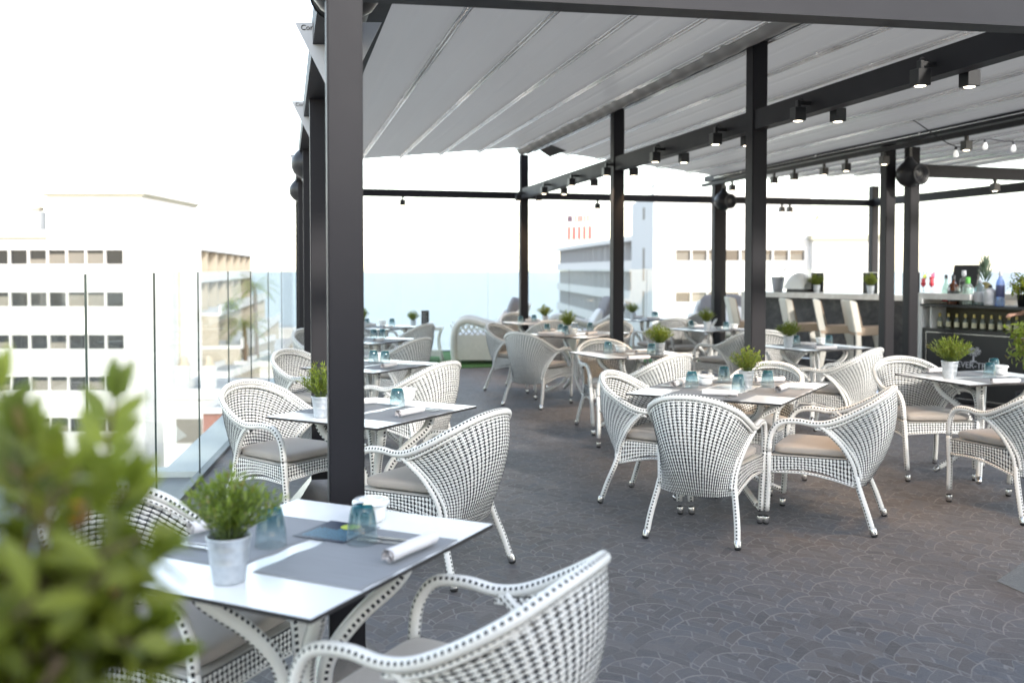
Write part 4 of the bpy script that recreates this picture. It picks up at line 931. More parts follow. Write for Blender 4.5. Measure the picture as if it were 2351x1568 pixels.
# ------------------------------------------------------------------ BOTTLE STATION on the right
c1=at(2118,752,.85); c2=at(2351,766,.85); cdv=(c2-c1); cdv.z=0; cdv.normalize(); cn=Vector((-cdv.y,cdv.x,0))
crz=math.atan2(cdv.y,cdv.x); CL=1.75
st=thing('bottle_station','black serving cabinet with olive shelf of tonic bottles and white lettering on its front','drinks cabinet',(c1.x,c1.y,0),crz)
body=MB().box(0,CL,0,.55,.02,.85); part('cabinet',body,M['blackpl'],st)
fr=MB(); 
for q in ((.05,CL-.05,.80,.808),(.05,CL-.05,.06,.068)): fr.box(q[0],q[1],-.006,0,q[2],q[3])
fr.box(.05,.058,-.006,0,.068,.80); part('trim',fr,M['steel'],st)
sz=at(2122,700,1.13)
ZS=1.135
part('shelf_back',MB().box(.10,CL,.30,.33,.85,ZS-.03),M['olive'],st); part('shelf_side',MB().box(.085,.10,.02,.33,.85,ZS-.03),M['white'],st)
part('shelf_top',MB().box(-.02,CL,-.02,.36,ZS-.03,ZS),M['blackpl'],st); part('shelf_drop',MB().box(.02,.09,.03,.2,ZS-.05,ZS-.031),M['blackpl'],st)
ltr=text_mesh('FEVER-TREE',.098,'lettering',M['letter'],.001)
_d=ray(2238,650); _d.z=0; _det=_d.x*(-cdv.y)+_d.y*cdv.x; _t=(c1.x*(-cdv.y)+c1.y*cdv.x)/_det; lx=(_d*_t-Vector((c1.x,c1.y,0))).dot(cdv)
part('lettering',ltr,None,st,(lx,-.003,HC-(840-617)/FPX*(_d*_t).dot(_fh)),(R(90),0,0))
em=MB(); rnd=random.Random(9)      # leafy goblet-like tree emblem
em.poly([(-.012,0),(.012,0),(.008,.06),(-.008,.06)],0,.002); em.poly([(-.05,-.008),(.05,-.008),(.03,.006),(-.03,.006)],0,.002)
for k in range(150):
    a=rnd.uniform(0,PI*2); r=rnd.random()**.5; x=.085*r*math.cos(a); y=.115+.055*r*math.sin(a)
    if y>.145: y=.145+rnd.uniform(-.01,.012)
    s_=.0045; em.box(x-s_,x+s_,y-s_,y+s_,0,.002)
emo=part('emblem',em,M['letter'],st,(lx,-.003,HC-(830-617)/FPX*(_d*_t).dot(_fh)),(R(90),0,0))
# white block behind left end
wb=thing('white_cupboard','white cupboard block with worktop between the grey post pair and the bottle station','cupboard',(c1.x,c1.y,0),crz)
part('body',MB().box(-.09,-.01,.0,.7,0,1.19).box(-.01,.55,.56,1.1,0,1.19),M['white'],wb); part('worktop',MB().box(-.10,.60,.02,1.15,1.19,1.26).box(.6,2.3,.56,1.15,1.19,1.26),M['marble'],wb)
def stp_(px,off): # point on station top plane column px at depth offset
    d=ray(px,650); d.z=0; P=Vector((c1.x,c1.y,0))+cn*off; det=d.x*(-cdv.y)+d.y*cdv.x; t=(P.x*(-cdv.y)+P.y*cdv.x)/det; return Vector((d.x*t,d.y*t,0))
tonic_g=glassy("clear_bottle_glass",(.80,.84,.80),1.0,.04,.10); amber=simple("dark_whisky",(.10,.03,.008),.15,var=.1,coat=.5); bluegl=glassy("blue_bottle_glass",(.30,.50,.85),1.0,.04,.25); palebl=glassy("pale_blue_glass",(.55,.75,.82),1.0,.04,.25); paleg=glassy("pale_green_glass",(.75,.88,.80),1.0,.04,.2)
gold=simple("gold_foil",(.62,.50,.16),.35,.3); lab=simple("cream_label",(.66,.62,.44),.6); labd=simple("black_label",(.03,.03,.035),.5); labw=simple("silver_label",(.55,.56,.60),.5); labb=simple("navy_label",(.05,.06,.16),.4); labr=simple("red_label_stripe",(.45,.05,.05),.5); frost=simple("frosted_white_bottle",(.62,.62,.65),.45); greenc=simple("green_bottle_seal",(.10,.38,.06),.5); frost.name="frosted_white_bottle"
tk2=kit([('glass',MB().lathe([(.0,.001),(.026,0),(.0275,.004),(.0275,.085),(.024,.105),(.013,.135),(.0125,.165),(.0,.165)],20).mesh('glass',tonic_g),[('label',MB().lathe([(.0279,.02),(.0281,.022),(.0281,.075),(.0279,.077)],20).mesh('label',lab)),]),
 ('cap',MB().lathe([(.0130,.135),(.0140,.14),(.0140,.172),(.012,.176),(.0,.176)],18).mesh('cap',gold))])
for i,x in enumerate([2160,2180,2199,2219,2239,2259,2279,2299,2319,2337]):
    p=stp_(x+ -1,.12); tk2(thing('tonic_bottle',f'small clear tonic bottle with gold foil cap on the dark shelf, {ORD[i] if i else "first"} from the left','bottle',(p.x,p.y,.851),0,'small tonic bottles in a row'))
def bottle(px,off,prof,mat,label,lb=None,capm=None,capz=None,extra=(),square=False,z=ZS):
    p=stp_(px,off); t=thing('spirit_bottle',label,'bottle',(p.x,p.y,z+.001),0,'spirit bottles on the station',scale=1.18 if px<2290 else 1.1)
    g=part('glass',MB().lathe([(0,.002)]+prof,4 if square else 24,M=Matrix.Rotation(crz+PI/4,4,'Z') if square else None),mat,t)
    if lb: part('label',MB().lathe([(lb[0],lb[1]),(lb[0]+.0006,lb[1]+.002),(lb[0]+.0006,lb[2]-.002),(lb[0],lb[2])],4 if square else 24,M=Matrix.Rotation(crz+PI/4,4,'Z') if square else None),lb[3],g)
    if capm: part('cap',MB().lathe([(capz[2],capz[0]),(capz[2]+.001,capz[0]+.003),(capz[2]+.001,capz[1]-.002),(0,capz[1])],16),capm,t)
    return t
bottle(2172,.22,[(.036,0),(.038,.01),(.038,.14),(.028,.18),(.014,.21),(.014,.25),(0,.25)],paleg,'clear bottle with pink label, leftmost on the station',(.0385,.02,.09,labr),labd,(.25,.29,.014))
bottle(2189,.10,[(.052,0),(.054,.01),(.054,.16),(.036,.20),(.017,.215),(.016,.235),(0,.235)],amber,'square whisky bottle with black label and dark neck on the station',(.0548,.03,.135,labd),labd,(.235,.29,.017),square=True)
bottle(2213,.20,[(.040,0),(.042,.01),(.042,.22),(.030,.25),(.018,.262),(.018,.28),(0,.28)],tonic_g,'tall clear gin bottle with silver and red neck on the station',(.0426,.20,.225,labd),labw,(.28,.335,.02))
bottle(2222,.08,[(.046,0),(.048,.01),(.048,.17),(.034,.20),(.020,.21),(.02,.225),(0,.225)],paleg,'clear bottle with bright green seal on the station',None,greenc,(.205,.27,.0225))
bottle(2250,.12,[(.050,0),(.052,.01),(.052,.165),(.030,.195),(.015,.205),(.015,.215),(0,.215)],palebl,'square pale blue gin bottle on the station',(.0526,.03,.13,labw),labw,(.215,.245,.018),square=True)
bottle(2274,.10,[(.052,0),(.056,.02),(.056,.125),(.048,.15),(.02,.165),(.016,.17),(0,.17)],frost,'squat frosted white bottle with dark stopper on the station',(.0566,.04,.10,labw),labd,(.168,.195,.016))
bottle(2297,.10,[(.040,0),(.042,.01),(.042,.23),(.032,.262),(.016,.285),(.014,.35),(0,.35)],bluegl,'tall blue bottle with navy label and silver neck on the station',(.0426,.09,.21,labb),labw,(.30,.355,.0155))
# pineapple
p=stp_(2261,.26); pa=thing('pineapple','whole pineapple with tall grey-green crown standing behind the bottles','pineapple',(p.x,p.y,ZS),scale=1.35)
pskin=simple("pineapple_skin",(.20,.17,.06),.7,var=.5,scale=50,bump=.9,bscale=60); pleaf=simple("pineapple_leaf",(.10,.15,.10),.6,var=.3)
part('fruit',MB().lathe([(0,.0),(.045,.003),(.062,.03),(.068,.08),(.066,.13),(.055,.17),(.03,.19),(0,.195)],20),pskin,pa)
lm=MB(); rnd=random.Random(2)
for k in range(46):
    a=k*2.4; h=.185+.0035*k; e=1.15-.016*k; leaf(lm,Vector((.016*math.cos(a),.016*math.sin(a),h)),Vector((math.cos(a)*e,math.sin(a)*e,1.2)),Vector((0,0,1)),.10,.016,k,-.15)
part('crown',lm,pleaf,pa)
# till monitor
p=stp_(2212,.75); tm=thing('till_monitor','black point-of-sale monitor seen from behind, standing behind the bottles','monitor',(p.x,p.y,1.26),crz)
part('screen',MB().box(-.17,.17,-.02,.02,.06,.34,M=Matrix.Rotation(R(-14),4,'X')),M['blackpl'],tm); part('stand',MB().box(-.05,.05,-.06,.06,0,.012).box(-.025,.025,-.02,.03,.01,.10),M['blackpl'],tm)
# cocktails on white worktop
red=simple("red_cocktail",(.75,.03,.06),.15,var=.1,coat=.5); pink=simple("pink_garnish",(.75,.10,.20),.4); cg=glassy("cocktail_glass",(.93,.95,.95),1.0,.02)
for px,dz,lb_ in ((2120,.02,'shorter red cocktail in a stemmed glass with yellow garnish'),(2139,.0,'tall curvy red cocktail with pink garnish and straw')):
    p=stp_(px,.62); q=thing('cocktail_glass',lb_+' on the white worktop','cocktail',(p.x,p.y,1.261),0,'red cocktails on the worktop')
    g=part('glass',MB().lathe([(.034,0),(.032,.003),(.005,.008),(.005,.05),(.022,.07),(.034,.095),(.030,.125),(.026,.14),(.036,.20-dz)],24),cg,q)
    part('drink',MB().lathe([(0,.056),(.020,.072),(.032,.096),(.028,.125),(.0245,.142),(.031,.185-dz),(0,.185-dz)],20),red,g)
    gm=MB(); gm.poly([(-.03,0),(.0,-.02),(.035,.0),(.0,.05)],0,.012); part('garnish',gm,pink if dz==0 else M['lime'],q,(.01,0,.20-dz),(R(80),R(30),0)); part('straw',MB().tube([(0,0,.08),(.05,.0,.26)],.003,6),M['blackpl'],q)
# ------------------------------------------------------------------ leafy potted plants (citrus)
def citrus_crown(seed,rad,n,lf,center=(0,0,0),fruit=0,flat=1.,mats=None):
    rnd=random.Random(seed); m=MB(); fr=[]
    tw=0
    for i in range(n):
        v=Vector((rnd.gauss(0,1),rnd.gauss(0,1),rnd.gauss(0,1))).normalized()*rad*rnd.uniform(.35,1.0)**.6; v.z*=flat
        out=v.normalized(); P=Vector(center)+v; d=(out+Vector((rnd.uniform(-.7,.7),rnd.uniform(-.7,.7),rnd.uniform(-.2,.9)))).normalized()
        L=lf*rnd.uniform(2.,3.2); pts=[P-d*L*.5+Vector((0,0,-.01)),P,P+d*L*.5]; m.tube(pts,.0022,4,1,False)
        for q in range(8):
            t=q/7; B=pts[0].lerp(pts[2],t); a=q*2.4+rnd.random(); s=d.orthogonal().normalized(); s=Matrix.Rotation(a,3,d)@s
            tw+=1; leaf(m,B,(d*.6+s).normalized(),d+Vector((0,0,.5)),lf*rnd.uniform(.75,1.25),lf*.42,tw,.18)
        if i<fruit: fr.append(Vector(center)+v*.96)
    return m,fr
ft=thing('orange_tree','out-of-focus potted orange bush with glossy leaves and small oranges in the bottom left corner','shrub',(-.42,1.50,0))
base=atd(-50,1500,.90); ft.location=(base.x,base.y,0)
m,fr=citrus_crown(11,.135,95,.054,(-.01,0,base.z-.0),7,1.15); part('foliage',m,[M['citrus'],M['bark']],ft)
rnd=random.Random(5); m,_=citrus_crown(12,.15,80,.056,(-.05,.03,base.z-.18),0,1.2); part('foliage',m,[M['citrus'],M['bark']],ft)
tm_=MB(); Pt=[Vector((0,0,.36)),Vector((.01,0,.6)),Vector((-.01,0,.85)),Vector((0,0,base.z))]; tm_.tube(cr(Pt,5),[lerp(.016,.008,i/15) for i in range(16)],8)
for k in range(7):
    a=k*.9; tm_.tube(cr([(0,0,.75+k*.04),(.06*math.cos(a),.06*math.sin(a),.88+k*.04),(.15*math.cos(a),.15*math.sin(a),.98+k*.04)],4),.004,5)
part('trunk',tm_,M['bark'],ft); part('pot',MB().lathe([(0,0),(.13,0),(.17,.34),(.18,.36),(.165,.355),(.0,.33)],28),M['post'],ft)
for px,py in ((175,1180),(245,1345),(50,1500)):
    q=atd(px,py,.98+.01*(px%5)); part('orange',MB().lathe([(0,-.013)]+[(.013*math.cos(a),.013*math.sin(a)) for a in [(-80+k*20)*PI/180 for k in range(9)]]+[(0,.013)],14),M['orange'],ft,(q.x-ft.location.x,q.y-ft.location.y,q.z))
# long shoots that break the outline
sh=MB(); k=900
for (x0,y0,x1,y1) in ((20,1180,0,900),(100,1180,75,1010),(215,1180,262,925),(230,1210,290,1120),(270,1300,340,1260),(240,1490,330,1440),(280,1540,370,1510),(160,1190,135,1080),(60,1150,40,1000)):
    A=atd(x0,y0,1.0)-ft.location; B=atd(x1,y1,.98)-ft.location; d=(B-A).normalized(); sh.tube([A,B],.002,4,1,False)
    for t in (.2,.4,.6,.8,1.):
        for s in (1,-1):
            k+=1; P=A.lerp(B,t); sd=_rt*s*.8; leaf(sh,P,d+sd if t<1 else d+sd*.25,Vector((0,-1,.3)),.05,.02,k,.2)
part('shoots',sh,[M['citrus'],M['bark']],ft)
p=stp_(2344,.12); rp=thing('potted_bush','leafy bush in a black pot at the right end of the bottle station','potted plant',(p.x+.03,p.y,ZS))
part('pot',MB().lathe([(0,0),(.05,0),(.062,.12),(.065,.125),(.058,.12),(0,.105)],24),M['blackpl'],rp); m,_=citrus_crown(31,.13,46,.05,(0.02,0,.24)); part('foliage',m,[M['citrus'],M['bark']],rp)
q=atd(2352,790,9.6); r2=thing('citrus_plant','bright yellow-green leafy branch hanging at the right picture edge before the tonic bottles','plant',(q.x+.14,q.y,0))
m,_=citrus_crown(37,.22,60,.07,(0,0,q.z)); part('foliage',m,[M['leaf'],M['bark']],r2); part('trunk',MB().tube([(0,0,.3),(.02,0,.7),(0,0,q.z)],.012,8),M['bark'],r2); part('pot',MB().lathe([(0,0),(.14,0),(.18,.32),(.165,.32),(0,.3)],24),M['post'],r2)
# ------------------------------------------------------------------ person at the bottle station
def person():
    h=at(2322,722,1.10); hd=atd(2324,721,10.55); base=atd(2398,700,10.5)
    Z=lambda x,y,z:Vector((x,y,z)); t=thing('person','person in a sage green dress at the right edge reaching for the bottle shelf','person',(base.x,base.y,0),-YAW)
    L=t.matrix_basis.inverted() if False else None
    # local frame: +x right in picture, -y towards camera
    hl=Vector(((hd-base).dot(_rt),(hd-base).dot(_fh),hd.z))
    J={'pel':(0,0,.93),'chest':(0,.0,1.22),'neck':(0,.0,1.43),'head0':(0,-.0,1.52),'head':(-.01,.0,1.63),'shL':(-.17,.0,1.37),'elL':(-.17+ -.0,-.05,1.12),'wrL':(hl.x+.09,hl.y,hl.z),'shR':(.17,0,1.37),'elR':(.22,.02,1.10),'wrR':(.23,-.06,.86),
       'hipL':(-.09,0,.88),'knL':(-.10,-.02,.48),'anL':(-.10,.01,.08),'toL':(-.11,-.13,.03),'hipR':(.09,0,.88),'knR':(.10,-.01,.48),'anR':(.10,.02,.08),'toR':(.11,-.12,.03)}
    E_=[('pel','chest'),('chest','neck'),('neck','head0'),('head0','head'),('chest','shL'),('shL','elL'),('elL','wrL'),('chest','shR'),('shR','elR'),('elR','wrR'),('pel','hipL'),('hipL','knL'),('knL','anL'),('anL','toL'),('pel','hipR'),('hipR','knR'),('knR','anR'),('anR','toR')]
    rad={'pel':.125,'chest':.12,'neck':.05,'head0':.07,'head':.085,'shL':.055,'elL':.038,'wrL':.024,'shR':.055,'elR':.04,'wrR':.026,'hipL':.085,'knL':.055,'anL':.036,'toL':.03,'hipR':.085,'knR':.055,'anR':.036,'toR':.03}
    V=[];idx={};rr=[]
    for k,v in J.items(): idx[k]=len(V); V.append(Vector(v)); rr.append(rad[k])
    Es=[(idx[a],idx[b]) for a,b in E_]
    # fingers on both hands
    for wn,dr,dn in (('wrL',Vector((-1,0,-.05)).normalized(),Vector((0,.2,-1)).normalized()),('wrR',Vector((0,-.15,-1)).normalized(),Vector((-1,0,0)))):
        W_=V[idx[wn]]; sd=dr.cross(dn).normalized(); pi=len(V); V.append(W_+dr*.05); rr.append(.026); Es.append((idx[wn],pi))
        for f,(o,ln) in enumerate(((-.027,.062),(-.009,.074),(.009,.070),(.026,.055))):
            a=len(V); V.append(V[pi]+dr*.035+sd*o); rr.append(.0095); Es.append((pi,a))
            b=len(V); V.append(V[a]+dr*ln*.55+dn*ln*.15); rr.append(.0085); Es.append((a,b)); c=len(V); V.append(V[b]+dr*ln*.35+dn*ln*.35); rr.append(.007); Es.append((b,c))
        a=len(V); V.append(W_+dr*.03+sd*-.032+dn*.01); rr.append(.011); Es.append((pi,a)); b=len(V); V.append(V[a]+dr*.03-sd*.012+dn*.02); rr.append(.009); Es.append((a,b))
    me=bpy.data.meshes.new('body'); me.from_pydata([tuple(v) for v in V],Es,[]); o=link('body',me,t); me.materials.append(M['skin'])
    sk_=o.modifiers.new('skin','SKIN'); sk_.use_smooth_shade=True; sb=o.modifiers.new('sub','SUBSURF'); sb.levels=2; sb.render_levels=2
    for i,v in enumerate(me.skin_vertices[0].data): v.radius=(rr[i],rr[i]); v.use_root=(i==0)
    m=MB().lathe([(.14,1.38),(.155,1.30),(.16,1.15),(.135,1.03),(.16,.92),(.19,.80),(.21,.55),(.215,.53),(.20,.53)],32); 
    m.v=[(x,y*.72,z) for x,y,z in m.v]; part('dress',m,M['dress'],t)
    hm_=MB().grid(lambda u,v:(-.01+.108*math.cos(2*PI*u)*math.cos((v-.5)*PI),.02+.118*math.sin(2*PI*u)*math.cos((v-.5)*PI),1.665+.105*math.sin((v-.5)*PI)),24,16); part('hair',hm_,M['hair'],t)
    fc=MB().lathe([(0,-.012),(.008,-.006),(.011,0),(.008,.006),(0,.012)],10); 
    for s in (-1,1): part('eye',MB().lathe([(0,-.010),(.008,-.006),(.010,0),(.008,.006),(0,.010)],12),M['ceramic'],t,(-.01+s*.032,-.083,1.645))
    part('nose',MB().poly([(-.010,0),(.010,0),(0,-.022)],0,.035),M['skin'],t,(-.01,-.083,1.605)); part('mouth',MB().box(-.022,.022,-.006,.0,0,.010),M['redsign'],t,(-.01,-.086,1.575))
    for s in (-1,1): part('shoe',MB().grid(lambda u,v:(s*.105+.045*math.cos(2*PI*u)*math.cos((v-.5)*PI),-.05+.13*math.sin(2*PI*u)*math.cos((v-.5)*PI),.035+.035*math.sin((v-.5)*PI)),16,8),M['whitec'],t)
person()
# ------------------------------------------------------------------ BUILDINGS
def LA(px,D): return (px-1175.5)*D/FPX
def ZZ(py,D): return HC+(617-py)*D/FPX
def frame(name,label,cat,px,D,turn=0.,group=None):
    o=_rt*LA(px,D)+_fh*D; return thing(name,label,cat,(o.x,o.y,ZG),-YAW+turn,group)
rw=random.Random(77)
def window(par,x0,x1,z0,z1,y,kind,along='x'):
    f=MB(); 
    if along=='x':
        f.box(x0-.05,x0+.05,y-.30,y,z0,z1); w=part('window',f,M['wall'],par)
        if kind==1: g=MB().box(x0+.055,x1-.03,y-.06,y-.02,z0,z1); part('pane',g,M['pane'],w)
        else:
            zc=lerp(z0,z1,kind); g=MB().box(x0+.055,x1-.03,y-.06,y-.02,z0,zc); 
            part('blind',MB().box(x0+.055,x1-.03,y-.08,y-.02,z0+.001,zc),M['shade'],w); part('pane',MB().box(x0+.055,x1-.03,y-.06,y-.02,zc,z1),M['pane'],w)
    return w
# left apartment block : local x right (towards its corner at 0), y = depth
D1=69.; k1=D1/FPX; h=-ZG; cx=LA(328,D1)
B1=frame('apartment_building','large overexposed white apartment block with dark ribbon windows behind the glass on the left','building',328,D1)
xl=LA(-260,D1)-cx; rows=[(574,607),(671,704),(769,802),(865,898),(961,994),(1057,1090),(1153,1186)]
xw=LA(283,D1)-cx
wl=MB(); zt=ZZ(545,D1)+h; prev=zt
for (ya,yb) in rows:
    za,zb=ZZ(ya,D1)+h,ZZ(yb,D1)+h
    wl.box(xl,xw,0,.3,za,prev); prev=zb
wl.box(xl,xw,0,.3,0,prev); wl.box(xw,0,0,.3,0,zt); wl.box(xl,-.0,.301,13,0,zt-.01)
tx0=LA(110,D1)-cx; tz=ZZ(446,D1)+h; wl.box(tx0,-.0,.002,12,zt-.005,tz)
part('wall',wl,M['wall'],B1)
cor=MB().box(tx0-.35,.35,-.35,12.2,tz,tz+.28); cor.box(xl,tx0-.002,-.3,.4,zt,zt+.5); part('cornice',cor,M['wall'],B1); part('cornice',MB().box(tx0-.2,.2,-.2,12,tz-.16,tz-.001).box(xl,tx0-.01,-.18,.0,zt-.13,zt-.001),M['trim'],B1)
bw_=44*k1/1.30
for ri,(ya,yb) in enumerate(rows):
    za,zb=ZZ(ya,D1)+h,ZZ(yb,D1)+h; x=xw; i=0
    while x>xl+2 and i<17:
        kind=[1,.75,.8,.7,.35,1,1,1,.5,.6,1,.4,1,.7,.7,1,.5][(i)%17] if ri==0 else rw.choice([1,1,.8,.6,.45,1,.7])
        if ri and i==0: kind=1
        window(B1,x-1.31,x-.0,zb,za,.30,kind); x-=1.36; i+=1
part('window_back',MB().box(xl,xw,.295,.30,ZZ(1186,D1)+h,ZZ(574,D1)+h),M['pane'],B1)
for px,py,s_ in ((252,418,1.1),(280,424,.8),(357,432,.8)):
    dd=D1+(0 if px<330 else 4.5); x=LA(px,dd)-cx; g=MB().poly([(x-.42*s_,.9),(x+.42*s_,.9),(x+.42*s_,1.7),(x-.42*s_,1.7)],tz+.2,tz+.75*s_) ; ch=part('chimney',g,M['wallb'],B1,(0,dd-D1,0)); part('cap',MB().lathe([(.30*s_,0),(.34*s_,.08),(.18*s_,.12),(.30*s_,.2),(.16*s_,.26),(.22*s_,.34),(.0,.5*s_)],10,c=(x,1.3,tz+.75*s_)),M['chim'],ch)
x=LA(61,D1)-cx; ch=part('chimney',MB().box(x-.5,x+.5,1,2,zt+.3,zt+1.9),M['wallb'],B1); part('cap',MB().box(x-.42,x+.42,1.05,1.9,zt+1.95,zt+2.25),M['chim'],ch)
# receding side + balcony wing
sdx,sdy=-.168,.986
side=MB(); a=(0,0); bq=(sdx*14.5,sdy*14.5); side.poly([(.004,.302),(bq[0]+.01,bq[1]),(bq[0]-6,bq[1]),(-6,.302)],0,zt+.0); part('wall',side,M['wall'],B1)
pil=MB(); px_=LA(398,76)-cx; 
wing=thing('balcony_wing','stepped cream balcony wing receding beside the white apartment block','building',tuple(Vector(B1.location)),-YAW)
ang=math.atan2(sdy,sdx)
def WP(s,o): return (sdx*s+sdy*o, sdy*s-sdx*o)     # o = outwards (right)
def wbox(mb,s0,s1,o0,o1,z0,z1,mi=0): mb.poly([WP(s0,o0),WP(s0,o1),WP(s1,o1),WP(s1,o0)][::-1],z0,z1,mi)
zw=ZZ(567,88.)+h
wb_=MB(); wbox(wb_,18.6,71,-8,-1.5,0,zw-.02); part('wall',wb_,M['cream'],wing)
pil=MB(); wbox(pil,16.2,18.6,-8,.9,0,zw+.4); part('stair_tower',pil,M['wall'],wing)
for fl in range(8):
    z0=zw-.25-3.*fl; ext=.6+max(0,fl-1)*1.9
    s_=MB(); wbox(s_,18.62,70,-1.5,.5+ext,z0-.0,z0+.28); wbox(s_,18.7,69.9,.35+ext,.5+ext,z0+.28,z0+.95) if fl else None; part('balcony',s_,M['wall'],wing)
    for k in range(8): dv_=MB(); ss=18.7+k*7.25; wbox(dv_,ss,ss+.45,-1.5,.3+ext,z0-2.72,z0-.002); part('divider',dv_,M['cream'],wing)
    if fl in (2,5):
        pl=MB(); rnd=random.Random(fl)
        for k in range(300): leaf(pl,Vector(WP(19.5+rnd.random()*4,1.2+ext+rnd.gauss(0,.25))+(z0+.9+rnd.gauss(0,.25),)),Vector((rnd.gauss(0,1),rnd.gauss(0,1),rnd.gauss(0,1))),Vector((0,0,1)),.35,.15,k,0,0,1)
        tag(part('balcony_plants',pl,M['citrus'],wing),kind='stuff')
# drain pipe
part('drain_pipe',MB().tube([Vector((LA(384,74)-cx+.9,5,0)),Vector((LA(384,74)-cx+.9,5,ZZ(560,74)+h))],.09,8),M['trim'],B1)
# low buildings between
def block(name,label,px0,px1,py,D,dep,mat,group=None,turn=0,para=.5):
    t=frame(name,label,'building',px0,D,turn,group); W_=LA(px1,D)-LA(px0,D); H_=ZZ(py,D)-ZG
    part('wall',MB().box(0,W_,0,dep,0,H_),M[mat],t); part('parapet',MB().box(-.15,W_+.15,-.15,.15,H_-.05,H_+para).box(-.15,.15,.151,dep,H_-.05,H_+para).box(W_-.15,W_+.15,.151,dep,H_-.05,H_+para),M['wall'],t)
    part('roof',MB().box(.15,W_-.15,.15,dep-.02,H_,H_+.08),M['roofgrey'],t)
    nf=int(H_//3)
    for f in range(nf):
        z=H_-2.4-3*f
        if z<1: break
        n=max(1,int(W_//2.6))
        for i in range(min(n,7)):
            x=.7+i*2.5
            if x+1.5>W_: break
            w_=part('window',MB().box(x-.06,x+1.46,-.05,.0,z-.06,z+1.36),M['wall'],t); part('pane',MB().box(x,x+1.4,-.07,-.03,z,z+1.3),M['pane'] if (i+f)%3 else M['shade'],w_)
    return t,W_,H_
t,W_,H_=block('low_building','low white building with two capped chimneys, seen through the glass above the ledge',372,640,915,52,9,'wall')
for px,py in ((420,852),(478,857)):
    x=LA(px,56)-LA(372,52); ch=part('chimney',MB().box(x-.35,x+.35,3.6,4.3,H_,H_+1.35),M['wall'],t); part('cap',MB().lathe([(.34,0),(.40,.1),(.2,.16),(.36,.24),(.18,.3),(.28,.4),(0,.62)],10,c=(x,3.95,H_+1.35)),M['chim'],ch)
t,W_,H_=block('red_building','low building with dull red rendered wall beyond the slate ledge',463,640,946,36,8,'terracotta',None,0,.15)
block('cream_house','cream house on the slope, seen through the glass right of the balcony wing',480,560,800,95,12,'cream','houses on the slope')
block('cream_house','taller pale house on the slope near the palm tree',540,640,842,88,12,'wall','houses on the slope')
block('cream_house','small cream house lowest on the slope beside the chimneys',428,520,868,78,10,'cream','houses on the slope')
block('cream_house','far pale house right of the palm tree',596,670,760,150,14,'wall','houses on the slope')
rs=MB(); struct('slope_terrain',MB().grid(lambda u,v:(lambda P:(P.x,P.y,ZG+ 11*v+ .8*math.sin(u*9)))(_rt*LA(lerp(380,700,u),lerp(60,190,v))+_fh*lerp(60,190,v)),14,14),M['ground'])
# palm
def palm(px,py,D,label):
    o=_rt*LA(px,D)+_fh*D; t=thing('palm_tree',label,'tree',(o.x,o.y,ZG),0,'palms on the slope'); H_=ZZ(py,D)-ZG; rnd=random.Random(px)
    part('trunk',MB().tube(cr([(0,0,0),(.2,0,H_*.5),(0,0,H_)],6),[lerp(.28,.17,i/12) for i in range(13)],8),M['bark'],t)
    c=MB(); k=0
    for i in range(26):
        a=i*2.4; el=.9-1.5*(i/26); P=[Vector((0,0,H_))]; d=Vector((math.cos(a)*math.cos(el),math.sin(a)*math.cos(el),math.sin(el)))
        for q in range(8): P.append(P[-1]+d*.30); d=(d+Vector((0,0,-.13))).normalized()
        for q in range(1,9):
            for s in (1,-1): k+=1; sd=d.cross(Vector((0,0,1))).normalized()*s; leaf(c,P[q],(sd+d*.6+Vector((0,0,-.25))),Vector((0,0,1)),.62,.07,k,.2,0,1)
        c.tube(P,.02,3,0,False)
    part('crown',c,M['citrus'],t)
palm(585,655,95,'tall palm tree seen through the glass beside the nearer posts'); palm(560,742,90,'shorter palm tree below and left of the tall palm')
# white block on the right
D2_=69.; cx2=LA(1500,D2_)
B2=frame('white_building','overexposed white apartment block with two window rows behind the bar','building',1500,D2_)
xr=LA(1860,D2_)-cx2; xr2=LA(2012,D2_)-cx2; zt=ZZ(443,D2_)+h; rows2=[(574,599),(671,694),(768,792)]
x0,x1=LA(1548,D2_)-cx2,LA(1847,D2_)-cx2
wl=MB(); prev=zt
for ya,yb in rows2:
    za,zb=ZZ(ya,D2_)+h,ZZ(yb,D2_)+h; wl.box(x0,x1,0,.3,za,prev); prev=zb
wl.box(x0,x1,0,.3,0,prev); wl.box(0,x0,0,.3,0,zt); wl.box(x1,xr,0,.3,0,zt); wl.box(0.02,xr,.301,12,0,zt); part('wall',wl,M['wall'],B2)
part('lower_wing',MB().box(xr+.001,xr2,-.6,11,0,ZZ(552,D2_)+h),M['wall'],B2); part('cornice',MB().box(xr-.2,xr2+.25,-.85,11,ZZ(552,D2_)+h,ZZ(541,D2_)+h),M['trim'],B2)
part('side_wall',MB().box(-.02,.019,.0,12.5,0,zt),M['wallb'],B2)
for py0,py1 in ((478,505),(570,645),(668,760)): part('slot_window',MB().box(-.06,-.021,4.5,5.3,ZZ(py1,74)+h,ZZ(py0,74)+h),M['shade'],B2)
for ri,(ya,yb) in enumerate(rows2):
    za,zb=ZZ(ya,D2_)+h,ZZ(yb,D2_)+h; n=8; ww=(x1-x0)/n
    for i in range(n): window(B2,x0+i*ww+.05,x0+(i+1)*ww-.05,zb,za,.30,[.75,.6,.7,1,.8,.6,.5,.6][(i+ri*3)%8])
part('window_back',MB().box(x0,x1,.295,.30,ZZ(792,D2_)+h,ZZ(574,D2_)+h),M['pane'],B2)
x=LA(1487,D2_)-cx2; g=part('roof_unit',MB().box(x+.6,x+1.75,1.,2.,zt,zt+.5),M['white'],B2); part('cap',MB().box(x+.5,x+1.85,.9,2.1,zt+.5,zt+.7),M['roofgrey'],g)
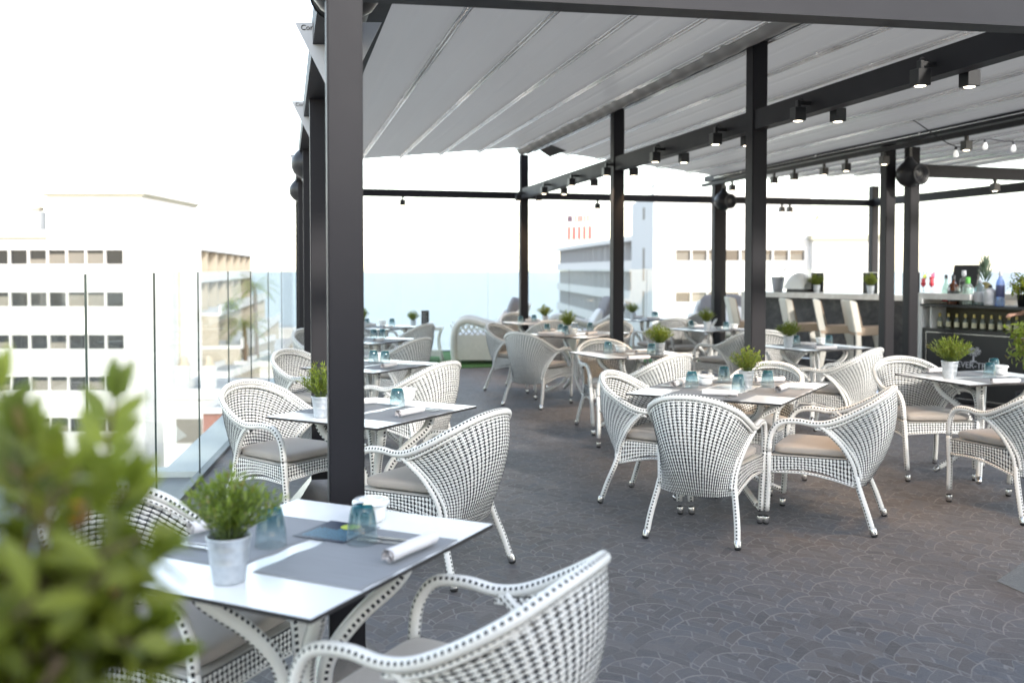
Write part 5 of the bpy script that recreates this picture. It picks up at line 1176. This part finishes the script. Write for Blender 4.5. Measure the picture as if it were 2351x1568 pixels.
x=LA(1899,D2_)-cx2; zz_=ZZ(541,D2_)+h; g=part('chimney',MB().box(x-.22,x+.22,2,2.5,zz_,zz_+1.2),M['wall'],B2); part('cap',MB().lathe([(.24,0),(.3,.1),(.15,.15),(.26,.25),(.12,.3),(.0,.5)],10,c=(x,2.25,zz_+1.2)),M['chim'],g)
M['hotel']=m_plaster('hazy_hotel_plaster',(.60,.60,.60)); M['hotelr']=m_plaster('hotel_recess_plaster',(.50,.505,.52)); M['door']=simple('hotel_balcony_door',(.38,.39,.41),.5,var=.25,scale=.3)  # recess plaster is a darker copy, with balcony shade put into its colour
# far hotel with long balconies, receding
n0=_rt*LA(1500,97)+_fh*97; f0=_rt*LA(1304,157)+_fh*157; dv2=(f0-n0); Lh=dv2.length; an=math.atan2(dv2.y,dv2.x)
HT=thing('seaside_hotel','hazy pale hotel with long balcony bands and a faded red roof sign near the sea','building',(n0.x,n0.y,ZG),an)
ztop=4.4-ZG
outw=1 if Vector((-dv2.y,dv2.x)).dot(Vector((-n0.x,-n0.y)))>0 else -1
def hb(mb,x0,x1,y0,y1,z0,z1): ys=sorted((outw*y0,outw*y1)); return mb.box(x0,x1,ys[0],ys[1],z0,z1)
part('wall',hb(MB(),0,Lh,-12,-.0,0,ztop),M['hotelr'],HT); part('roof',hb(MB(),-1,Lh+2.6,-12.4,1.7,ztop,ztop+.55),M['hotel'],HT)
for f in range(6):
    z=ztop-3.15*(f+1)
    part('balcony',hb(MB(),-.5,Lh+2.5,.001,1.5,z,z+.25).box(-.5,Lh+2.5,*sorted((outw*1.38,outw*1.5)),z+.25,z+1.15),M['hotel'],HT)
    gpn=MB()
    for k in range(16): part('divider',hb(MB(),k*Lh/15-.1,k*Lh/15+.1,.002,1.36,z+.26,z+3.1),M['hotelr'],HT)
    for k in range(17): hb(gpn,k*Lh/17+.9,k*Lh/17+2.6,.0,.04,z+.26,z+2.5)
    part('balcony_door',gpn,M['door'],HT)
# roof sign : rows of abstract strokes, too far to read
sgn=thing('rooftop_sign','faded red two-line rooftop sign on the hazy hotel','sign',(n0.x+dv2.x*.68,n0.y+dv2.y*.68,ZG+ztop+.55),-YAW-.0)
xs=0
s0=_rt*LA(1330,140)+_fh*140; sgn.location=(s0.x,s0.y,ZG+ztop+.55); sgn.rotation_euler=(0,0,-YAW+R(-42)); sgn.scale=(1.15,1,1.05)
fr_=MB()
for k in range(7): fr_.box(-1.9+k*.63-.03,-1.9+k*.63+.03,.1,.16,0,4.2)
part('frame',fr_,M['signgrey'],sgn); a_=MB(); a_.box(-2.0,-1.1,0,.08,3.15,4.1); part('panel',a_,M['darksign'],sgn)
a_=MB()
for k in range(6): a_.box(-.85+k*.5,-.5+k*.5,0,.08,3.1,4.1)
for k in range(5): a_.box(-2.+k*.82,-1.4+k*.82,0,.08,.7,2.6)
part('letter_band',a_,M['redsign'],sgn)
print('objects',len(bpy.data.objects))
